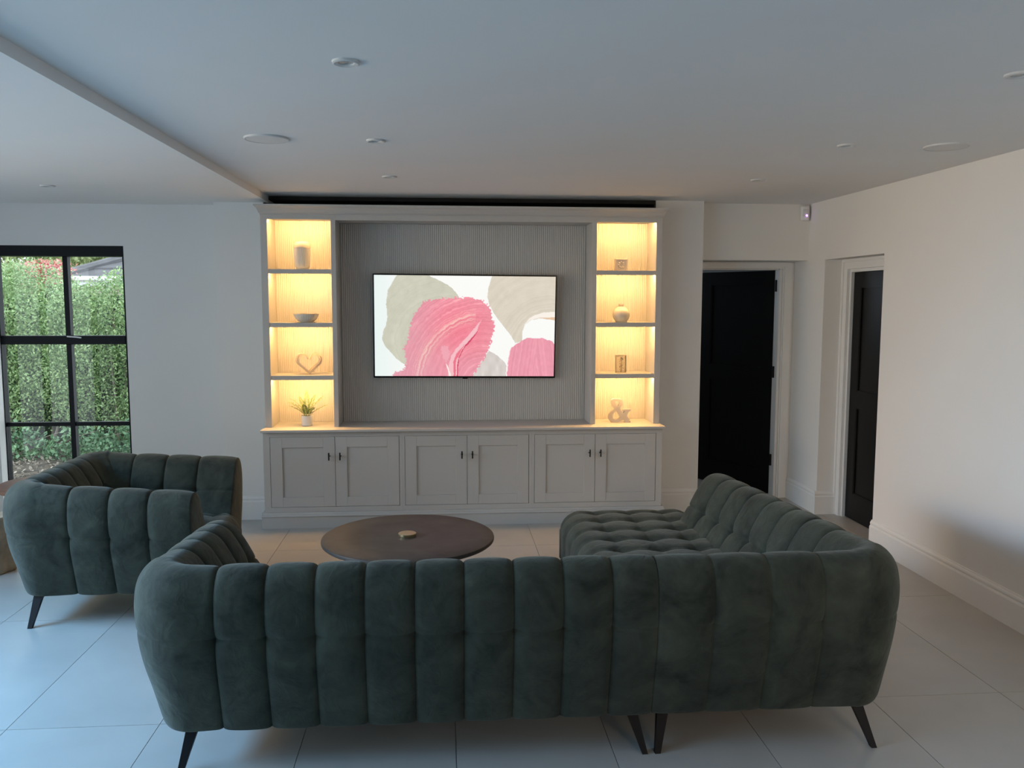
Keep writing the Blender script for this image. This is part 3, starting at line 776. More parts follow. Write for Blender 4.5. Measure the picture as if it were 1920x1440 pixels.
def upholstered_seat(name, parent, x0, x1, y0, y1, z0, z1, seams, tucks, along='x', r=0.10, A=0.017, rc=0.12):
    """quilted seat block: seams across one axis, tucks across the other; rounded all round"""
    nx, ny = 97, 129 if (y1 - y0) > 1.1 else 97
    us = np.linspace(0, 1, nx); vsx = np.linspace(0, 1, ny)
    # the surface is the top + side skirt: a height field wrapped over a rounded box (superellipse fold)
    cx, cy = (x0 + x1) / 2, (y0 + y1) / 2; hx, hy = (x1 - x0) / 2, (y1 - y0) / 2
    def fold(w, half):
        # w in -1..1 over arclength = half flat + quarter round + vertical drop
        drop = z1 - z0 - r; tot = (half - r) + PI / 2 * r + drop; a = abs(w) * tot; s = np.sign(w)
        if a <= half - r: return s * a, 0.0, 0.0, a * s
        a2 = a - (half - r)
        if a2 <= PI / 2 * r: th = a2 / r; return s * ((half - r) + r * math.sin(th)), -(r - r * math.cos(th)), th, s * a
        a3 = a2 - PI / 2 * r; return s * half, -r - a3, PI / 2, s * a
    V = []; 
    FX = [fold(w, hx) for w in np.linspace(-1, 1, nx)]; FY = [fold(w, hy) for w in np.linspace(-1, 1, ny)]
    P = np.zeros((nx, ny, 3))
    for i, (px, dx, tx, ax) in enumerate(FX):
        for k, (py, dy, ty, ay) in enumerate(FY):
            z = z1 + min(dx, dy) if (dx < -r or dy < -r) else z1 - (r - math.sqrt(max(0, r * r - min(r * r, (r * math.sin(tx)) ** 2 + (r * math.sin(ty)) ** 2))))
            z = max(z0, z)
            qx, qy = px, py
            # round the plan corners
            ex, ey = abs(px) - (hx - rc), abs(py) - (hy - rc)
            if ex > 0 and ey > 0:
                L = math.hypot(ex, ey); mx = max(ex, ey)
                f = mx / L
                qx = math.copysign(hx - rc + ex * f, px); qy = math.copysign(hy - rc + ey * f, py)
            P[i, k] = (cx + qx, cy + qy, z)
    dU = np.gradient(P, axis=0); dV = np.gradient(P, axis=1); N = np.cross(dU, dV); N /= np.linalg.norm(N, axis=2, keepdims=True) + 1e-9
    N = np.where(np.linalg.norm(np.cross(dU, dV), axis=2, keepdims=True) < 1e-9, np.array([0, 0, 0.0]), N)
    AX = np.array([f[3] for f in FX]) + cx; AY = np.array([f[3] for f in FY]) + cy
    S = AY if along == 'x' else AX; Tt = AX if along == 'x' else AY
    mk = np.array([S.min() - 0.001] + list(seams) + [S.max() + 0.001])
    j = np.clip(np.searchsorted(mk, S, side='right') - 1, 0, len(mk) - 2); u = (S - mk[j]) / (mk[j + 1] - mk[j])
    hs = pillow(u) * A; ds = np.minimum(np.abs(S - mk[j]), np.abs(mk[j + 1] - S))
    HH = np.zeros((nx, ny))
    near = np.exp(-(ds / 0.035) ** 2)
    tk = np.zeros(Tt.shape); cre = np.zeros(Tt.shape)
    for t in tucks: tk += np.exp(-((Tt - t) / 0.045) ** 2); cre += np.exp(-np.abs(Tt - t) / 0.012)
    if along == 'x':
        HH = hs[None, :] - 0.024 * tk[:, None] * (0.15 + 0.85 * near[None, :]) - 0.005 * cre[:, None]
    else:
        HH = hs[:, None] - 0.024 * tk[None, :] * (0.15 + 0.85 * near[:, None]) - 0.005 * cre[None, :]
    P2 = P + N * HH[..., None]
    idx = np.arange(nx * ny).reshape(nx, ny)
    fs = np.stack([idx[:-1, :-1], idx[1:, :-1], idx[1:, 1:], idx[:-1, 1:]], -1).reshape(-1, 4).tolist()
    rim = list(idx[:, 0]) + list(idx[-1, 1:]) + list(idx[-2::-1, -1]) + list(idx[0, -2:0:-1])
    return link_mesh(name, P2.reshape(-1, 3).tolist(), fs + [tuple(int(q) for q in rim[::-1])], M['velvet'], parent, True)

def blade_leg(parent, top, foot, zt=0.172):
    """flat tapering metal leg with a swept bracket at its head"""
    tx, ty = top; fx, fy = foot; sgn = 1 if fx > tx else -1
    m = MB()
    secs = [(0.0, 0.011, 0.011), (0.35, 0.015, 0.012), (0.8, 0.021, 0.014), (0.93, 0.026, 0.016), (1.0, 0.036, 0.022)]
    vs = []
    for f, wx, wy in secs:
        cx, cy, z = fx + (tx - fx) * f, fy + (ty - fy) * f, zt * f
        if f > 0.9: cx -= sgn * (wx - 0.021) * 0.9
        vs += [(cx - wx, cy - wy, z), (cx + wx, cy - wy, z), (cx + wx, cy + wy, z), (cx - wx, cy + wy, z)]
    fs = [(3, 2, 1, 0)]
    for k in range(len(secs) - 1):
        for q in range(4): fs.append((4 * k + q, 4 * k + (q + 1) % 4, 4 * k + 4 + (q + 1) % 4, 4 * k + 4 + q))
    n = 4 * (len(secs) - 1); fs.append((n, n + 1, n + 2, n + 3))
    m.add(vs, fs); m.build('leg', M['blackmetal'], parent)

def kz_arm(lo):
    def f(fr, i, c): return 1.0
    return f
# profile arclengths of the two tuck lines (outer at z .54, inner at z .58)
_pr = catmull(PROF, 12); _seg = np.r_[0, np.cumsum(np.hypot(*np.diff(_pr, axis=0).T))]
T_OUT = float(_seg[np.argmin(np.abs(_pr[:84, 1] - 0.535))]); T_IN = float(_seg[112 + np.argmin(np.abs(_pr[112:, 1] - 0.575))])
PROF_R = [(0.020, 0.172), (0.052, 0.166), (0.070, 0.196)] + [(0.088, 0.30), (0.105, 0.42)] + PROF[5:]

def sectional():
    s = tag(empty('sectional_sofa', (0, 0, 0)), 'large green velvet channel-tufted corner sofa seen from behind', 'sofa')
    xb = [-0.806, -0.632, -0.459, -0.285, -0.108, 0.068, 0.247, 0.427, 0.607]
    ya = 3.035
    # left section: arm tip -> corner -> end of back
    tip = 3.89; L1 = tip - ya
    sa = [0.10, 0.26, 0.42, 0.58]
    def kz(fr, i, c):
        if i == 0: c = L1 if c is None else c; return 0.905 + 0.095 * min(1, c / L1) ** 0.8
        return 1.0
    upholstered_shell('left_section', s, [(-1.005, tip), (-1.005, ya), (0.770, ya)], [(-1, 0), (0, -1)],
                      [sa, [x + 1.005 for x in xb]], 0.095, kz, [(T_OUT, 0.017), (T_IN, 0.020)], seed=1)
    # right section: back -> corner -> tip
    tip2 = 4.70; L2 = tip2 - ya; x0 = 0.780
    xs = [0.985 - x0, 1.196 - x0, 1.400 - x0]
    def kz2(fr, i, c):
        if i == 1 and c is not None: return 1.0 - 0.075 * (c / L2)
        return 1.0
    def sh(k, i, c):
        if k == 's' and i == 1: return np.array([-0.093 * (c / L2) ** 1.3, 0.0])
        return np.array([0.0, 0.0])
    ys = [y - ya for y in (3.36, 3.55, 3.74, 3.93, 4.12, 4.31, 4.50)]
    upholstered_shell('corner_section', s, [(x0, ya), (1.640, ya), (1.640, tip2)], [(0, -1), (1, 0)], [xs, ys], 0.085, kz2,
                      [(T_OUT, 0.014), (T_IN, 0.028)], shift=sh, seed=2, prof2=PROF_R, soft=(0,))
    upholstered_seat('seat', s, -0.80, 0.765, 3.22, 3.93, 0.17, 0.435, [-0.6, -0.4, -0.2, 0, 0.2, 0.4, 0.6], [3.5, 3.75], 'y')
    upholstered_seat('chaise_seat', s, 0.705, 1.50, 3.20, 5.04, 0.17, 0.445,
                     [3.39, 3.58, 3.77, 3.96, 4.15, 4.34, 4.53, 4.72, 4.90], [0.90, 1.10, 1.30], 'x', r=0.11, rc=0.10)
    for top, foot in (((-0.925, 3.075), (-0.968, 3.022)), ((0.705, 3.075), (0.757, 3.022)), ((0.838, 3.075), (0.806, 3.022)), ((1.600, 3.07), (1.652, 2.998)),
                      ((-0.86, 3.84), (-0.90, 3.88)), ((0.66, 3.86), (0.70, 3.90)), ((0.80, 4.92), (0.77, 4.96)), ((1.44, 4.92), (1.48, 4.96))):
        blade_leg(s, top, foot)
    return s
sectional()

def armchair():
    a = tag(empty('armchair', (0, 0, 0)), 'wide green velvet channel-tufted armchair by the window', 'armchair')
    tx, cx, yn, yf = -1.325, -2.203, 4.545, 5.460
    L = abs(cx - tx)
    near = [-1.540, -1.738, -1.940]
    def kz(fr, i, c):
        if i == 0: c = L if c is None else c; return 0.885 + 0.095 * min(1, c / L)
        if i == 2: c = 0 if c is None else c; return 0.970 - 0.072 * (c / L)
        return 0.975
    upholstered_shell('shell', a, [(tx, yn), (cx, yn), (cx, yf), (tx, yf)], [(0, -1), (-1, 0), (0, 1)],
                      [[abs(x - tx) for x in near], [0.15, 0.30, 0.445, 0.59, 0.74], [abs(x - cx) for x in (-1.95, -1.75, -1.55)]],
                      0.09, kz, [(T_OUT - 0.03, 0.013), (T_IN, 0.02)], seed=3)
    upholstered_seat('seat', a, -1.99, -1.255, 4.70, 5.31, 0.17, 0.405, [4.80, 5.0, 5.2], [-1.8, -1.6, -1.4], 'x')
    for top, foot in (((-2.150, 4.560), (-2.176, 4.487)), ((-1.38, 4.56), (-1.345, 4.50)), ((-2.15, 5.45), (-2.18, 5.51)), ((-1.38, 5.45), (-1.345, 5.51))):
        blade_leg(a, top, foot)
armchair()

# ------------------------------------------------------------------ coffee table
ct = tag(empty('coffee_table', (-0.206, 4.755, 0)), 'round dark bronze coffee table with a brass disc at its centre', 'table')
m = MB(); m.lathe([(0.470, 0.352), (0.482, 0.354), (0.489, 0.360), (0.490, 0.370), (0.488, 0.377), (0.483, 0.380), (0.30, 0.380), (0.05, 0.380)], 0, 0, 96); m.build('tabletop', M['table'], ct, True)
m = MB(); m.lathe([(0.20, 0.0), (0.20, 0.012), (0.06, 0.02), (0.045, 0.05), (0.045, 0.33), (0.10, 0.352)], 0, 0, 40); m.build('pedestal', M['blackmetal'], ct, True)
m = MB(); m.lathe([(0.044, 0.3802), (0.0495, 0.3802), (0.051, 0.384), (0.051, 0.396), (0.049, 0.398), (0.02, 0.398)], -0.006, -0.005, 48); m.build('brass_disc', M['brass'], ct, True)

# ------------------------------------------------------------------ ornaments on the shelves
# ribbed jar (top left)
j = tag(empty('ribbed_jar', (-1.066, 6.60, 1.951)), 'cream ribbed jar with a domed lid on the top left shelf', 'jar')
m = MB(); m.lathe([(0.043, 0.0), (0.045, 0.002), (0.0455, 0.013), (0.0515, 0.019), (0.055, 0.04), (0.0595, 0.10), (0.061, 0.160)], 0, 0, 144, 36, 0.035); m.build('body', M['ceramic'], j, True)
m = MB(); m.lathe([(0.0615, 0.1602), (0.0630, 0.162), (0.0630, 0.172), (0.0600, 0.190), (0.050, 0.204), (0.030, 0.213), (0.005, 0.216)], 0, 0, 48); m.build('lid', M['glaze'], j, True)
# ribbed bowl
bo = tag(empty('ribbed_bowl', (-1.046, 6.60, 1.549)), 'shallow cream ribbed bowl on the second left shelf', 'bowl')
m = MB(); m.lathe([(0.043, 0.0), (0.045, 0.003), (0.060, 0.010), (0.076, 0.026), (0.088, 0.048), (0.092, 0.062), (0.089, 0.062), (0.084, 0.048), (0.072, 0.028), (0.055, 0.014), (0.03, 0.010)], 0, 0, 144, 30, 0.03); m.build('body', M['ceramic'], bo, True)
m = MB(); m.lathe([(0.0895, 0.0615), (0.0955, 0.0615), (0.0965, 0.065), (0.0955, 0.068), (0.0895, 0.068)], 0, 0, 64); m.f = m.f[:-2]; m.add([], []); m.build('rim', M['glaze'], bo, True)
# heart
def heart_pts(s, off=0.0):
    """outline from the tip: straight side, round lobe, dip, mirrored; off insets it"""
    k = s; right = []
    a0 = -0.80
    cx, cz, r = 0.255 * k, 0.565 * k, 0.245 * k - off
    right.append((0.0, 0.0 + off * 1.45))
    for i in range(22):
        a = a0 + (PI * 0.985 - a0) * i / 21
        right.append((cx + r * math.cos(a), cz + r * math.sin(a)))
    right = [right[0]] + [(right[0][0] + (right[1][0] - right[0][0]) * t, right[0][1] + (right[1][1] - right[0][1]) * t) for t in (0.25, 0.5, 0.75)] + right[1:]
    left = [(-x, z) for x, z in right[1:]][::-1]
    return right + left
he = tag(empty('heart_ornament', (-1.035, 6.62, 1.148)), 'open heart made of two pale wooden hoops on third left shelf', 'ornament')
def heart_band(so, si, y0, y1, dz):
    o_, i_ = heart_pts(so), heart_pts(so, si); n = len(o_)
    m = MB(); vs = []
    for y in (y0, y1):
        vs += [(x, y, z + dz) for x, z in o_]; vs += [(x, y, z + dz) for x, z in i_]
    fs = []
    for k in range(n):
        q = (k + 1) % n
        fs += [(k, q, n + q, n + k), (2 * n + k, 3 * n + k, 3 * n + q, 2 * n + q), (k, 2 * n + k, 2 * n + q, q), (n + k, n + q, 3 * n + q, 3 * n + k)]
    return m.add(vs, fs)
ho = heart_band(0.205, 0.011, -0.02, 0.02, 0.0).build('outer_hoop', M['palewood'], he)
hi = heart_band(0.172, 0.009, -0.026, 0.026, 0.0165).build('inner_hoop', M['palewood'], he)
he.rotation_euler = (0, 0, math.radians(14))
# fern
fe = tag(empty('potted_fern', (-1.055, 6.585, 0.7535)), 'small fern in a white pot at the foot of the left tower', 'plant')
m = MB(); m.lathe([(0.036, 0.0), (0.040, 0.003), (0.042, 0.07), (0.0425, 0.078), (0.039, 0.078), (0.038, 0.068), (0.02, 0.066)], 0, 0, 40); m.build('pot', M['white'], fe, True)
m = MB(); m.lathe([(0.038, 0.066), (0.036, 0.072), (0.01, 0.074)], 0, 0, 24); m.build('soil', M['soil'], fe)
def frond(az, lean, length, droop, seed):
    r = random.Random(seed); m = MB(); pts = []
    n = 16; p = Vector((0.012 * math.cos(az), 0.012 * math.sin(az), 0.072)); el = lean
    for k in range(n + 1):
        pts.append(p.copy()); st = length / n
        p = p + st * Vector((math.cos(az) * math.cos(el), math.sin(az) * math.cos(el), math.sin(el))); el -= droop / n
    m.tube(pts, [0.0016 - 0.0012 * k / n for k in range(n + 1)], 4)
    for k in range(3, n + 1):
        d = (pts[min(k + 1, n)] - pts[k - 1]).normalized(); sd = d.cross(Vector((0, 0, 1))).normalized() if abs(d.z) < 0.97 else Vector((1, 0, 0)); up = sd.cross(d)
        ln = 0.026 * math.sin(PI * min(1, (k - 1) / n * 0.9 + 0.14)) + 0.005
        for sg in (-1, 1):
            a = pts[k]; tdir = (sd * sg + d * 0.45 + up * r.uniform(-0.2, 0.3)).normalized(); w = d * 0.0066
            b_ = a + tdir * ln * 0.5
            m.add([a, b_ + w, a + tdir * ln, b_ - w], [(0, 1, 2, 3)])
    return m
for k, (az, le, ln, dr) in enumerate(((2.95, 1.05, 0.20, 0.95), (3.5, 0.95, 0.17, 0.8), (2.3, 1.25, 0.17, 0.5), (1.7, 1.45, 0.20, 0.35), (0.9, 1.3, 0.18, 0.4), (0.1, 0.75, 0.17, 0.45), (0.35, 1.15, 0.19, 0.5), (4.6, 1.25, 0.13, 0.7), (5.4, 1.05, 0.13, 0.8), (3.2, 1.3, 0.19, 0.9))):
    frond(az, le, ln, dr, k).build('frond', M['frond'], fe)
# carved block (right, top shelf)
cbk = tag(empty('carved_block', (1.393, 6.60, 1.951)), 'square stone block with a carved flower on top right shelf', 'ornament')
m = MB(); m.box(-0.050, 0.050, -0.018, 0.018, 0, 0.096, 0.003); m.build('block', M['stonebox'], cbk)
m = MB()
for k in range(8):
    a = 2 * PI * k / 8; ca, sa_ = math.cos(a), math.sin(a)
    vs = [(0.008 * ca, -0.018, 0.048 + 0.008 * sa_), (0.020 * ca - 0.008 * sa_, -0.021, 0.048 + 0.020 * sa_ + 0.008 * ca), (0.032 * ca, -0.0185, 0.048 + 0.032 * sa_), (0.020 * ca + 0.008 * sa_, -0.021, 0.048 + 0.020 * sa_ - 0.008 * ca), (0.02 * ca, -0.025, 0.048 + 0.02 * sa_)]
    m.add(vs, [(0, 1, 4), (1, 2, 4), (2, 3, 4), (3, 0, 4)])
m.build('carved_flower', M['stonebox'], cbk)
m = MB(); m.box(-0.046, 0.046, -0.021, -0.018, 0.006, 0.010); m.box(-0.046, 0.046, -0.021, -0.018, 0.086, 0.090); m.box(-0.046, -0.042, -0.021, -0.018, 0.010, 0.086); m.box(0.042, 0.046, -0.021, -0.018, 0.010, 0.086); m.build('border', M['stonebox'], cbk)
# round bottle vase
rb = tag(empty('round_bottle', (1.402, 6.60, 1.549)), 'glossy cream round bottle with a short neck on second right shelf', 'vase')
prof = [(0.044, 0.0), (0.047, 0.003)]
for k in range(1, 16):
    th = -1.0 + (1.36 + 1.0) * k / 15; prof.append((0.0685 * math.cos(th), 0.060 + 0.0665 * math.sin(th)))
prof += [(0.0165, 0.1265), (0.0165, 0.132)]
m = MB(); m.lathe(prof, 0, 0, 56); m.build('body', M['glaze'], rb, True)
m = MB(); m.lathe([(0.0168, 0.1322), (0.0185, 0.133), (0.0190, 0.138), (0.0185, 0.143), (0.0140, 0.143), (0.0130, 0.136)], 0, 0, 32); m.build('lip', M['palewood'], rb, True)
# framed dried stem
fr = tag(empty('pressed_flower_frame', (1.404, 6.60, 1.148)), 'upright glass frame holding a dark dried stem on third right shelf', 'frame')
m = MB(); fw, fh = 0.0425, 0.142
m.box(-fw, -fw + 0.006, -0.016, 0.016, 0, fh); m.box(fw - 0.006, fw, -0.016, 0.016, 0, fh); m.box(-fw + 0.006, fw - 0.006, -0.016, 0.016, 0, 0.006); m.box(-fw + 0.006, fw - 0.006, -0.016, 0.016, fh - 0.006, fh)
m.build('frame', M['brass'], fr)
MB().box(-fw + 0.006, fw - 0.006, -0.013, -0.011, 0.006, fh - 0.006).build('pane', M['clearglass'], fr)
MB().box(-fw + 0.006, fw - 0.006, 0.011, 0.013, 0.006, fh - 0.006).build('pane', M['clearglass'], fr)
m = MB(); rr = random.Random(4)
m.tube([(0.004, 0.0, 0.006), (0.006, 0.0, 0.06), (0.004, 0.0, 0.125)], 0.002, 5)
for k in range(110):
    z = rr.uniform(0.008, 0.125); x = rr.gauss(0.004, 0.009); y = rr.uniform(-0.008, 0.008); s_ = rr.uniform(0.003, 0.007)
    a = rr.uniform(0, 6.28)
    m.add([(x, y, z), (x + s_ * math.cos(a), y + 0.002, z + s_ * math.sin(a)), (x + s_ * math.cos(a + 0.9), y - 0.002, z + s_ * math.sin(a + 0.9))], [(0, 1, 2)])
m.build('dried_stem', mat('dried_stem', (0.05, 0.055, 0.06), 0.8, var=0.4, scale=60), fr)
# ampersand, drawn as ribbons of varying width and given thickness
amp = tag(empty('ampersand_ornament', (1.3975, 6.59, 0.7535)), 'freestanding grey ampersand letter at the foot of the right tower', 'ornament')
def ribbon(pts, wid, y0, y1):
    P = catmull(pts, 8); W = catmull([(w, 0) for w in wid], 8)[:, 0]; n = len(P)
    T = np.gradient(P, axis=0); T /= np.linalg.norm(T, axis=1, keepdims=True); Nn = np.stack([-T[:, 1], T[:, 0]], 1)
    A_, B_ = P + Nn * W[:, None] / 2, P - Nn * W[:, None] / 2
    m = MB(); vs = []
    for y in (y0, y1): vs += [(a[0], y, a[1]) for a in A_] + [(b_[0], y, b_[1]) for b_ in B_]
    fs = []
    for k in range(n - 1):
        fs += [(k, k + 1, n + k + 1, n + k), (2 * n + k, 3 * n + k, 3 * n + k + 1, 2 * n + k + 1), (k, 2 * n + k, 2 * n + k + 1, k + 1), (n + k, n + k + 1, 3 * n + k + 1, 3 * n + k)]
    fs += [(0, n, 3 * n, 2 * n), (n - 1, 3 * n - 1, 4 * n - 1, 2 * n - 1)]
    return m.add(vs, fs)
def ap(px, py): return ((px - 430) / 7.58 * 0.00411, (1284 - py) / 7.58 * 0.00411)
g = MB()
AP = ((556, 1262), (470, 1180), (390, 1080), (335, 1010), (330, 965), (390, 950), (440, 965), (448, 1010), (415, 1062), (345, 1115), (298, 1165), (298, 1225), (345, 1262), (410, 1258), (470, 1210), (515, 1150), (545, 1102))
AW = [0.0391, 0.0413, 0.0369, 0.0326, 0.0282, 0.0174, 0.0239, 0.0293, 0.0217, 0.0217, 0.0326, 0.0369, 0.0282, 0.0261, 0.0282, 0.0326, 0.0326]
for a_, b_, yy in ((0, 9, 0.014), (8, 17, 0.0147)):
    r1 = ribbon([ap(*q) for q in AP[a_:b_]], AW[a_:b_], -yy, yy); g.add(r1.v, r1.f)
q0, q1 = ap(470, 1116), ap(596, 1086); g.box(q0[0], q1[0], -0.0152, 0.0152, q0[1], q1[1])
q0, q1 = ap(498, 1284), ap(588, 1262); g.box(q0[0], q1[0], -0.0152, 0.0152, 0.0, q1[1])
q0, q1 = ap(300, 1284), ap(400, 1270); g.box(q0[0], q1[0], -0.0152, 0.0152, 0.0, q1[1])
o = g.build('letter', M['letter'], amp); amp.rotation_euler = (0, 0, math.radians(-6))

# ------------------------------------------------------------------ things behind the armchair
lg = tag(empty('log_stool', (-2.905, 5.47, 0)), 'weathered log stool on the floor behind the green armchair', 'stool')
vs, fs = [], []; n = 40; zs = [0, 0.01, 0.08, 0.16, 0.25, 0.33, 0.355, 0.36]
for k, z in enumerate(zs):
    for i in range(n):
        a = 2 * PI * i / n; q = 0.155 + 0.012 * math.sin(3 * a + 1) + 0.010 * math.sin(7 * a + z * 4) + 0.006 * math.sin(13 * a) - (0.012 if k in (0, len(zs) - 1) else 0)
        q -= 0.02 * math.exp(-((math.sin((a + 0.9) / 2)) / 0.08) ** 2)
        vs.append((q * math.cos(a), q * math.sin(a), z))
for k in range(len(zs) - 1):
    for i in range(n): fs.append((k * n + i, k * n + (i + 1) % n, (k + 1) * n + (i + 1) % n, (k + 1) * n + i))
fs.append(tuple(range(n))[::-1]); o = link_mesh('trunk', vs, fs, M['log'], lg, True)
m = MB(); m.add([vs[(len(zs) - 1) * n + i] for i in range(n)], [tuple(range(n))]); m.build('cut_top', M['palewood'], lg)
st = tag(empty('side_table', (-2.69, 5.95, 0)), 'red-brown wooden side table half hidden behind the green armchair', 'table')
m = MB(); m.lathe([(0.32, 0.440), (0.332, 0.442), (0.332, 0.468), (0.325, 0.472), (0.1, 0.472)], 0, 0, 56); m.build('tabletop', M['brownwood'], st, True)
for k in range(3):
    a = 2 * PI * k / 3 + 0.4; MB().tube([(0.25 * math.cos(a), 0.25 * math.sin(a), 0), (0.17 * math.cos(a), 0.17 * math.sin(a), 0.44)], [0.014, 0.02], 10).build('leg', M['brownwood'], st, True)

# ------------------------------------------------------------------ garden beyond the window
struct(MB().box(-30, -1.80, 7.22, 60, -0.40, -0.12).build('ground', M['earth']), 'bare soil strip of the garden', 'ground')
def leaf_cloud(name, centers, size, m, parent, upbias=0.35, aspect=0.5, seed=0):
    r = np.random.default_rng(seed); n = len(centers); c = np.asarray(centers)
    d = r.normal(size=(n, 3)); d[:, 2] += upbias; d /= np.linalg.norm(d, axis=1, keepdims=True)
    a = r.normal(size=(n, 3)); a -= d * (a * d).sum(1, keepdims=True); a /= np.linalg.norm(a, axis=1, keepdims=True)
    nrm = np.cross(d, a); L = size * r.uniform(0.6, 1.3, (n, 1)); Wd = L * aspect / 2
    p0 = c; p1 = c + d * L * 0.5 + a * Wd + nrm * L * 0.08; p2 = c + d * L; p3 = c + d * L * 0.5 - a * Wd + nrm * L * 0.08
    V = np.stack([p0, p1, p2, p3], 1).reshape(-1, 3); I = np.arange(n * 4).reshape(n, 4)
    F = np.concatenate([I[:, [0, 1, 2]], I[:, [0, 2, 3]]])
    me = bpy.data.meshes.new(name); me.from_pydata(V.tolist(), [], F.tolist()); me.update(); me.materials.append(m)
    o = bpy.data.objects.new(name, me); COL.objects.link(o)
    if parent: o.parent = parent
    o['kind'] = 'stuff'
    return o
def vnoise(x, y, z, s): return mnoise.noise(Vector((x * s, y * s, z * s)))
# hedge
hg = tag(empty('hedge', (-5.0, 10.9, -0.12)), 'tall green privet hedge seen through the garden window', 'hedge')
cs = []
r = random.Random(3)
while len(cs) < 78000:
    x = r.uniform(-2.3, 2.6); z = r.uniform(0.25, 2.75); y = r.betavariate(1.2, 2.5) * 1.2 - 0.45
    top = 2.34 - 0.26 * min(1, max(0, (x - 0.1) * 2)) + 0.20 * vnoise(x, 0, 3, 1.3) + 0.10 * vnoise(x, 5, 1, 5)
    if z > top - 0.12 * r.random(): 
        if not (z < top + 0.35 and vnoise(x, 9, 0, 9) > 0.42 and r.random() < 0.5): continue
    y += 0.22 * vnoise(x, 2, z, 1.8) + 0.10 * vnoise(x, 7, z, 5)
    dens = 0.5 + 0.9 * vnoise(x, y + 4, z, 2.6) + 0.35 * vnoise(x, y, z, 8)
    if z < 0.9: dens -= (0.9 - z) * 0.75
    if r.random() > dens + 0.25: continue
    cs.append((x, y, z))
leaf_cloud('leaves', cs, 0.042, M['hedge'], hg, 0.5, 0.5, 5)
for k in range(26):
    x = r.uniform(-2.2, 2.4); y = r.uniform(-0.2, 0.4); pts = [(x, y, -0.05)]; q = Vector((x, y, -0.05))
    dx = r.uniform(-0.25, 0.25)
    for s_ in range(6):
        q = q + Vector((dx * 0.3 + r.uniform(-0.06, 0.06), r.uniform(-0.05, 0.05), r.uniform(0.22, 0.36))); pts.append(tuple(q))
    th = r.choice((0.012, 0.014, 0.018, 0.03)); MB().tube(pts, [th * (1 - 0.11 * i) for i in range(len(pts))], 6).build('stem', M['branch'] if th < 0.02 else M['bark'], hg)
MB().box(-2.6, 2.7, 0.80, 0.9, 0, 1.9).build('shade_slab', mat('hedge_shade', (0.03, 0.05, 0.025), 0.9, var=0.4, scale=6), hg)  # dark slab standing in for the shade inside the hedge
# low plants in front of the hedge
for (cx_, cy_, rad, n_, lab) in ((-4.95, 10.15, 0.42, 420, 'low fern clump at the foot of the hedge, left pane'), (-4.20, 10.05, 0.40, 420, 'low blue-green clump at the foot of the hedge, middle'), (-3.75, 10.35, 0.55, 620, 'broad ivy clump at the foot of the hedge, right pane'), (-5.25, 9.6, 0.25, 160, 'small weed tuft on the soil near the window edge')):
    hb = tag(empty('ground_plant', (cx_, cy_, -0.12)), lab, 'plant', 'low plants below the hedge')
    rr = random.Random(int(cx_ * -100)); cs = []
    for k in range(int(n_ * 1.8)):
        a = rr.uniform(0, 6.28); q = rad * math.sqrt(rr.random()); cs.append((q * math.cos(a), q * math.sin(a) * 0.6, rr.uniform(0.0, 0.42) * (1 - (q / rad) ** 2 * 0.7)))
    leaf_cloud('leaves', cs, 0.058, M['herb'], hb, 0.4, 0.6, n_)
cs = [(-4.6 + random.uniform(-1.6, 1.8), 9.2 + random.uniform(-1.9, 1.1), -0.115) for _ in range(3200)]
o = leaf_cloud('fallen_leaves', cs, 0.05, M['dryleaf'], None, 0.05, 0.6, 8); tag(o, 'scattered dry fallen leaves on the bare soil', 'leaves')
for k in range(5):
    x = -5.1 + k * 0.35; MB().tube([(0, 0, 0), (0.25, 0.1, 0.12), (0.55 + 0.05 * k, 0.0, 0.22)], [0.012, 0.010, 0.004], 6).build('stem', M['branch'], hg, loc=(x + 5.0, -0.55 + 0.1 * (k % 2), 0.05))
# bungalow roof
bg_ = tag(empty('bungalow', (-7.95, 19.0, -0.12)), 'neighbouring bungalow with slate hip roof and white fascia', 'house')
X0, X1, Y0, Y1, ZE, ZR = -0.25, 9.0, 0.0, 8.0, 2.30, 4.05
MB().box(X0 + 0.3, X1, Y0 + 0.3, Y1, 0, 2.14).build('house_wall', M['render'], bg_)
m = MB(); m.box(X0 - 0.02, X1, Y0 - 0.03, Y0, ZE - 0.15, ZE); m.box(X0 - 0.05, X0 - 0.02, Y0, Y1, ZE - 0.15, ZE); m.build('fascia', M['fascia'], bg_)
m = MB(); m.tube([(X0 - 0.05, Y0 - 0.08, ZE - 0.01), (X1, Y0 - 0.08, ZE - 0.01)], 0.055, 8); m.build('gutter', M['fascia'], bg_)
MB().box(X0, X1, Y0, Y0 + 0.3, ZE - 0.165, ZE - 0.15).build('soffit', M['fascia'], bg_)
hipx = 4.0
slope = (ZR - ZE) / hipx
for k in range(9):
    d0, d1 = k * hipx / 9, (k + 1) * hipx / 9
    z0, z1 = ZE + d0 * slope, ZE + d1 * slope
    m = MB(); m.add([(X0 + d0, Y0 + d0, z0 + 0.05), (X1, Y0 + d0, z0 + 0.05), (X1, Y0 + d1, z1 + 0.01), (X0 + d1, Y0 + d1, z1 + 0.01), (X0 + d0, Y0 + d0, z0 - 0.02), (X1, Y0 + d0, z0 - 0.02), (X1, Y0 + d1, z1 - 0.04), (X0 + d1, Y0 + d1, z1 - 0.04)],
                    [(0, 1, 2, 3), (7, 6, 5, 4), (0, 4, 5, 1), (0, 3, 7, 4), (1, 5, 6, 2), (3, 2, 6, 7)]); m.build('slate_course', M['slate'], bg_)
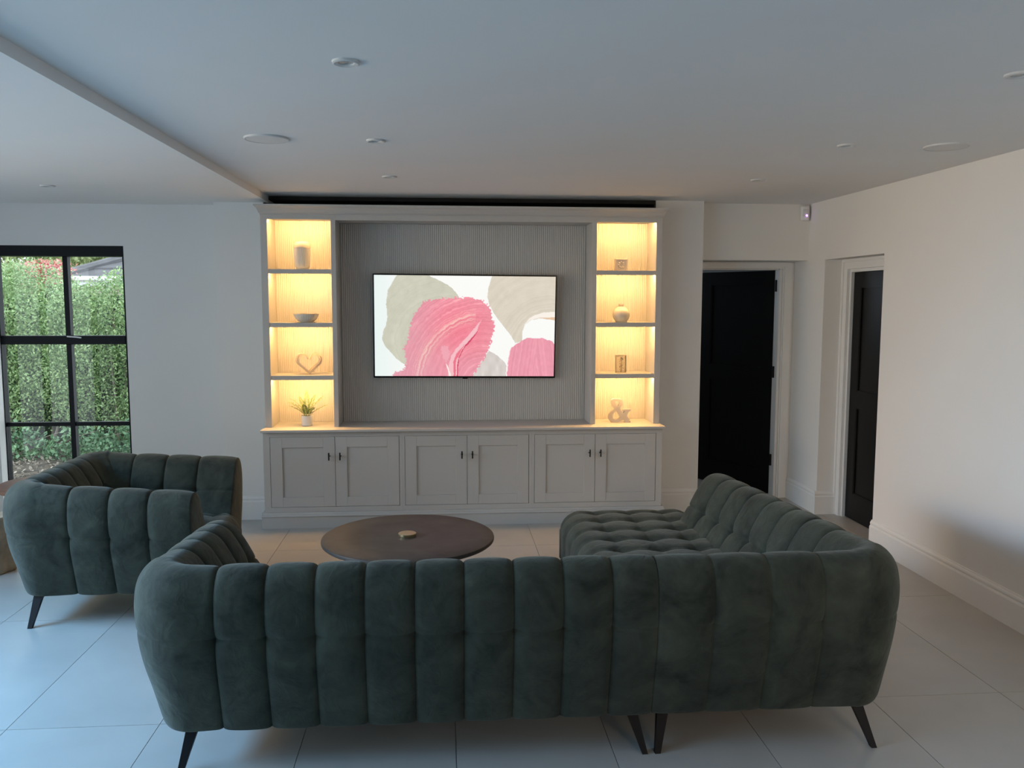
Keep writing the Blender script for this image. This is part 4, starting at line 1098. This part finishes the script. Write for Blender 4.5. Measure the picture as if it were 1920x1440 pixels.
m = MB(); m.add([(X0, Y0, ZE), (X0 + hipx, Y0 + hipx, ZR), (X0 + hipx, Y1 - hipx + 0.2, ZR), (X0, Y1, ZE), (X0, Y0, ZE - 0.05), (X0 + hipx, Y0 + hipx, ZR - 0.1), (X0 + hipx, Y1 - hipx + 0.2, ZR - 0.1), (X0, Y1, ZE - 0.05)], [(0, 1, 2, 3), (7, 6, 5, 4)]); m.build('roof_side', M['slate'], bg_)
m = MB(); m.tube([(X0, Y0, ZE + 0.06), (X0 + hipx, Y0 + hipx, ZR + 0.06)], 0.09, 8); m.build('hip_ridge', M['slate'], bg_)
# red shrub and trees
rs = tag(empty('red_shrub', (-6.45, 14.5, -0.12)), 'shrub with red leaves behind the hedge', 'shrub')
cs = [(max(-0.28, min(0.28, random.gauss(0, 0.15))), random.gauss(0, 0.2), 2.31 + max(-0.3, min(0.12, random.gauss(0, 0.09)))) for _ in range(2200)]
leaf_cloud('leaves', cs, 0.07, M['redleaf'], rs, 0.4, 0.5, 4)
MB().tube([(0, 0, 0), (0.05, 0, 1.0), (0.0, 0, 1.9)], [0.05, 0.04, 0.02], 8).build('stem', M['bark'], rs)
for k, (x, y, rad, hh, lab) in enumerate(((-13.2, 26, 2.6, 5.0, 'pale green tree beyond the hedge, left edge of the window'), (-9.6, 30, 2.6, 5.2, 'olive green tree behind the red shrub'), (-7.2, 36, 3.4, 6.2, 'green tree behind the bungalow roof'), (-17.5, 33, 3.2, 6.0, 'dense green tree at the far end of the hedge'))):
    t = tag(empty('garden_tree', (x, y, -0.12)), lab, 'tree', 'trees beyond the hedge')
    rr = np.random.default_rng(k + 20); c = rr.normal(size=(9000, 3)); c /= np.linalg.norm(c, axis=1, keepdims=True); c *= rr.uniform(0.6, 1.0, (9000, 1)) ** 0.5
    c = c * np.array([rad, rad, hh * 0.5]) + np.array([0, 0, hh * 0.55])
    keep = np.array([vnoise(*p, 0.9) > -0.2 for p in c])
    leaf_cloud('crown', c[keep], 0.24, M['tree'], t, 0.3, 0.6, k)
    MB().tube([(0, 0, 0), (0.1, 0, hh * 0.3), (0, 0.1, hh * 0.7)], [0.16, 0.13, 0.07], 8).build('trunk', M['bark'], t)
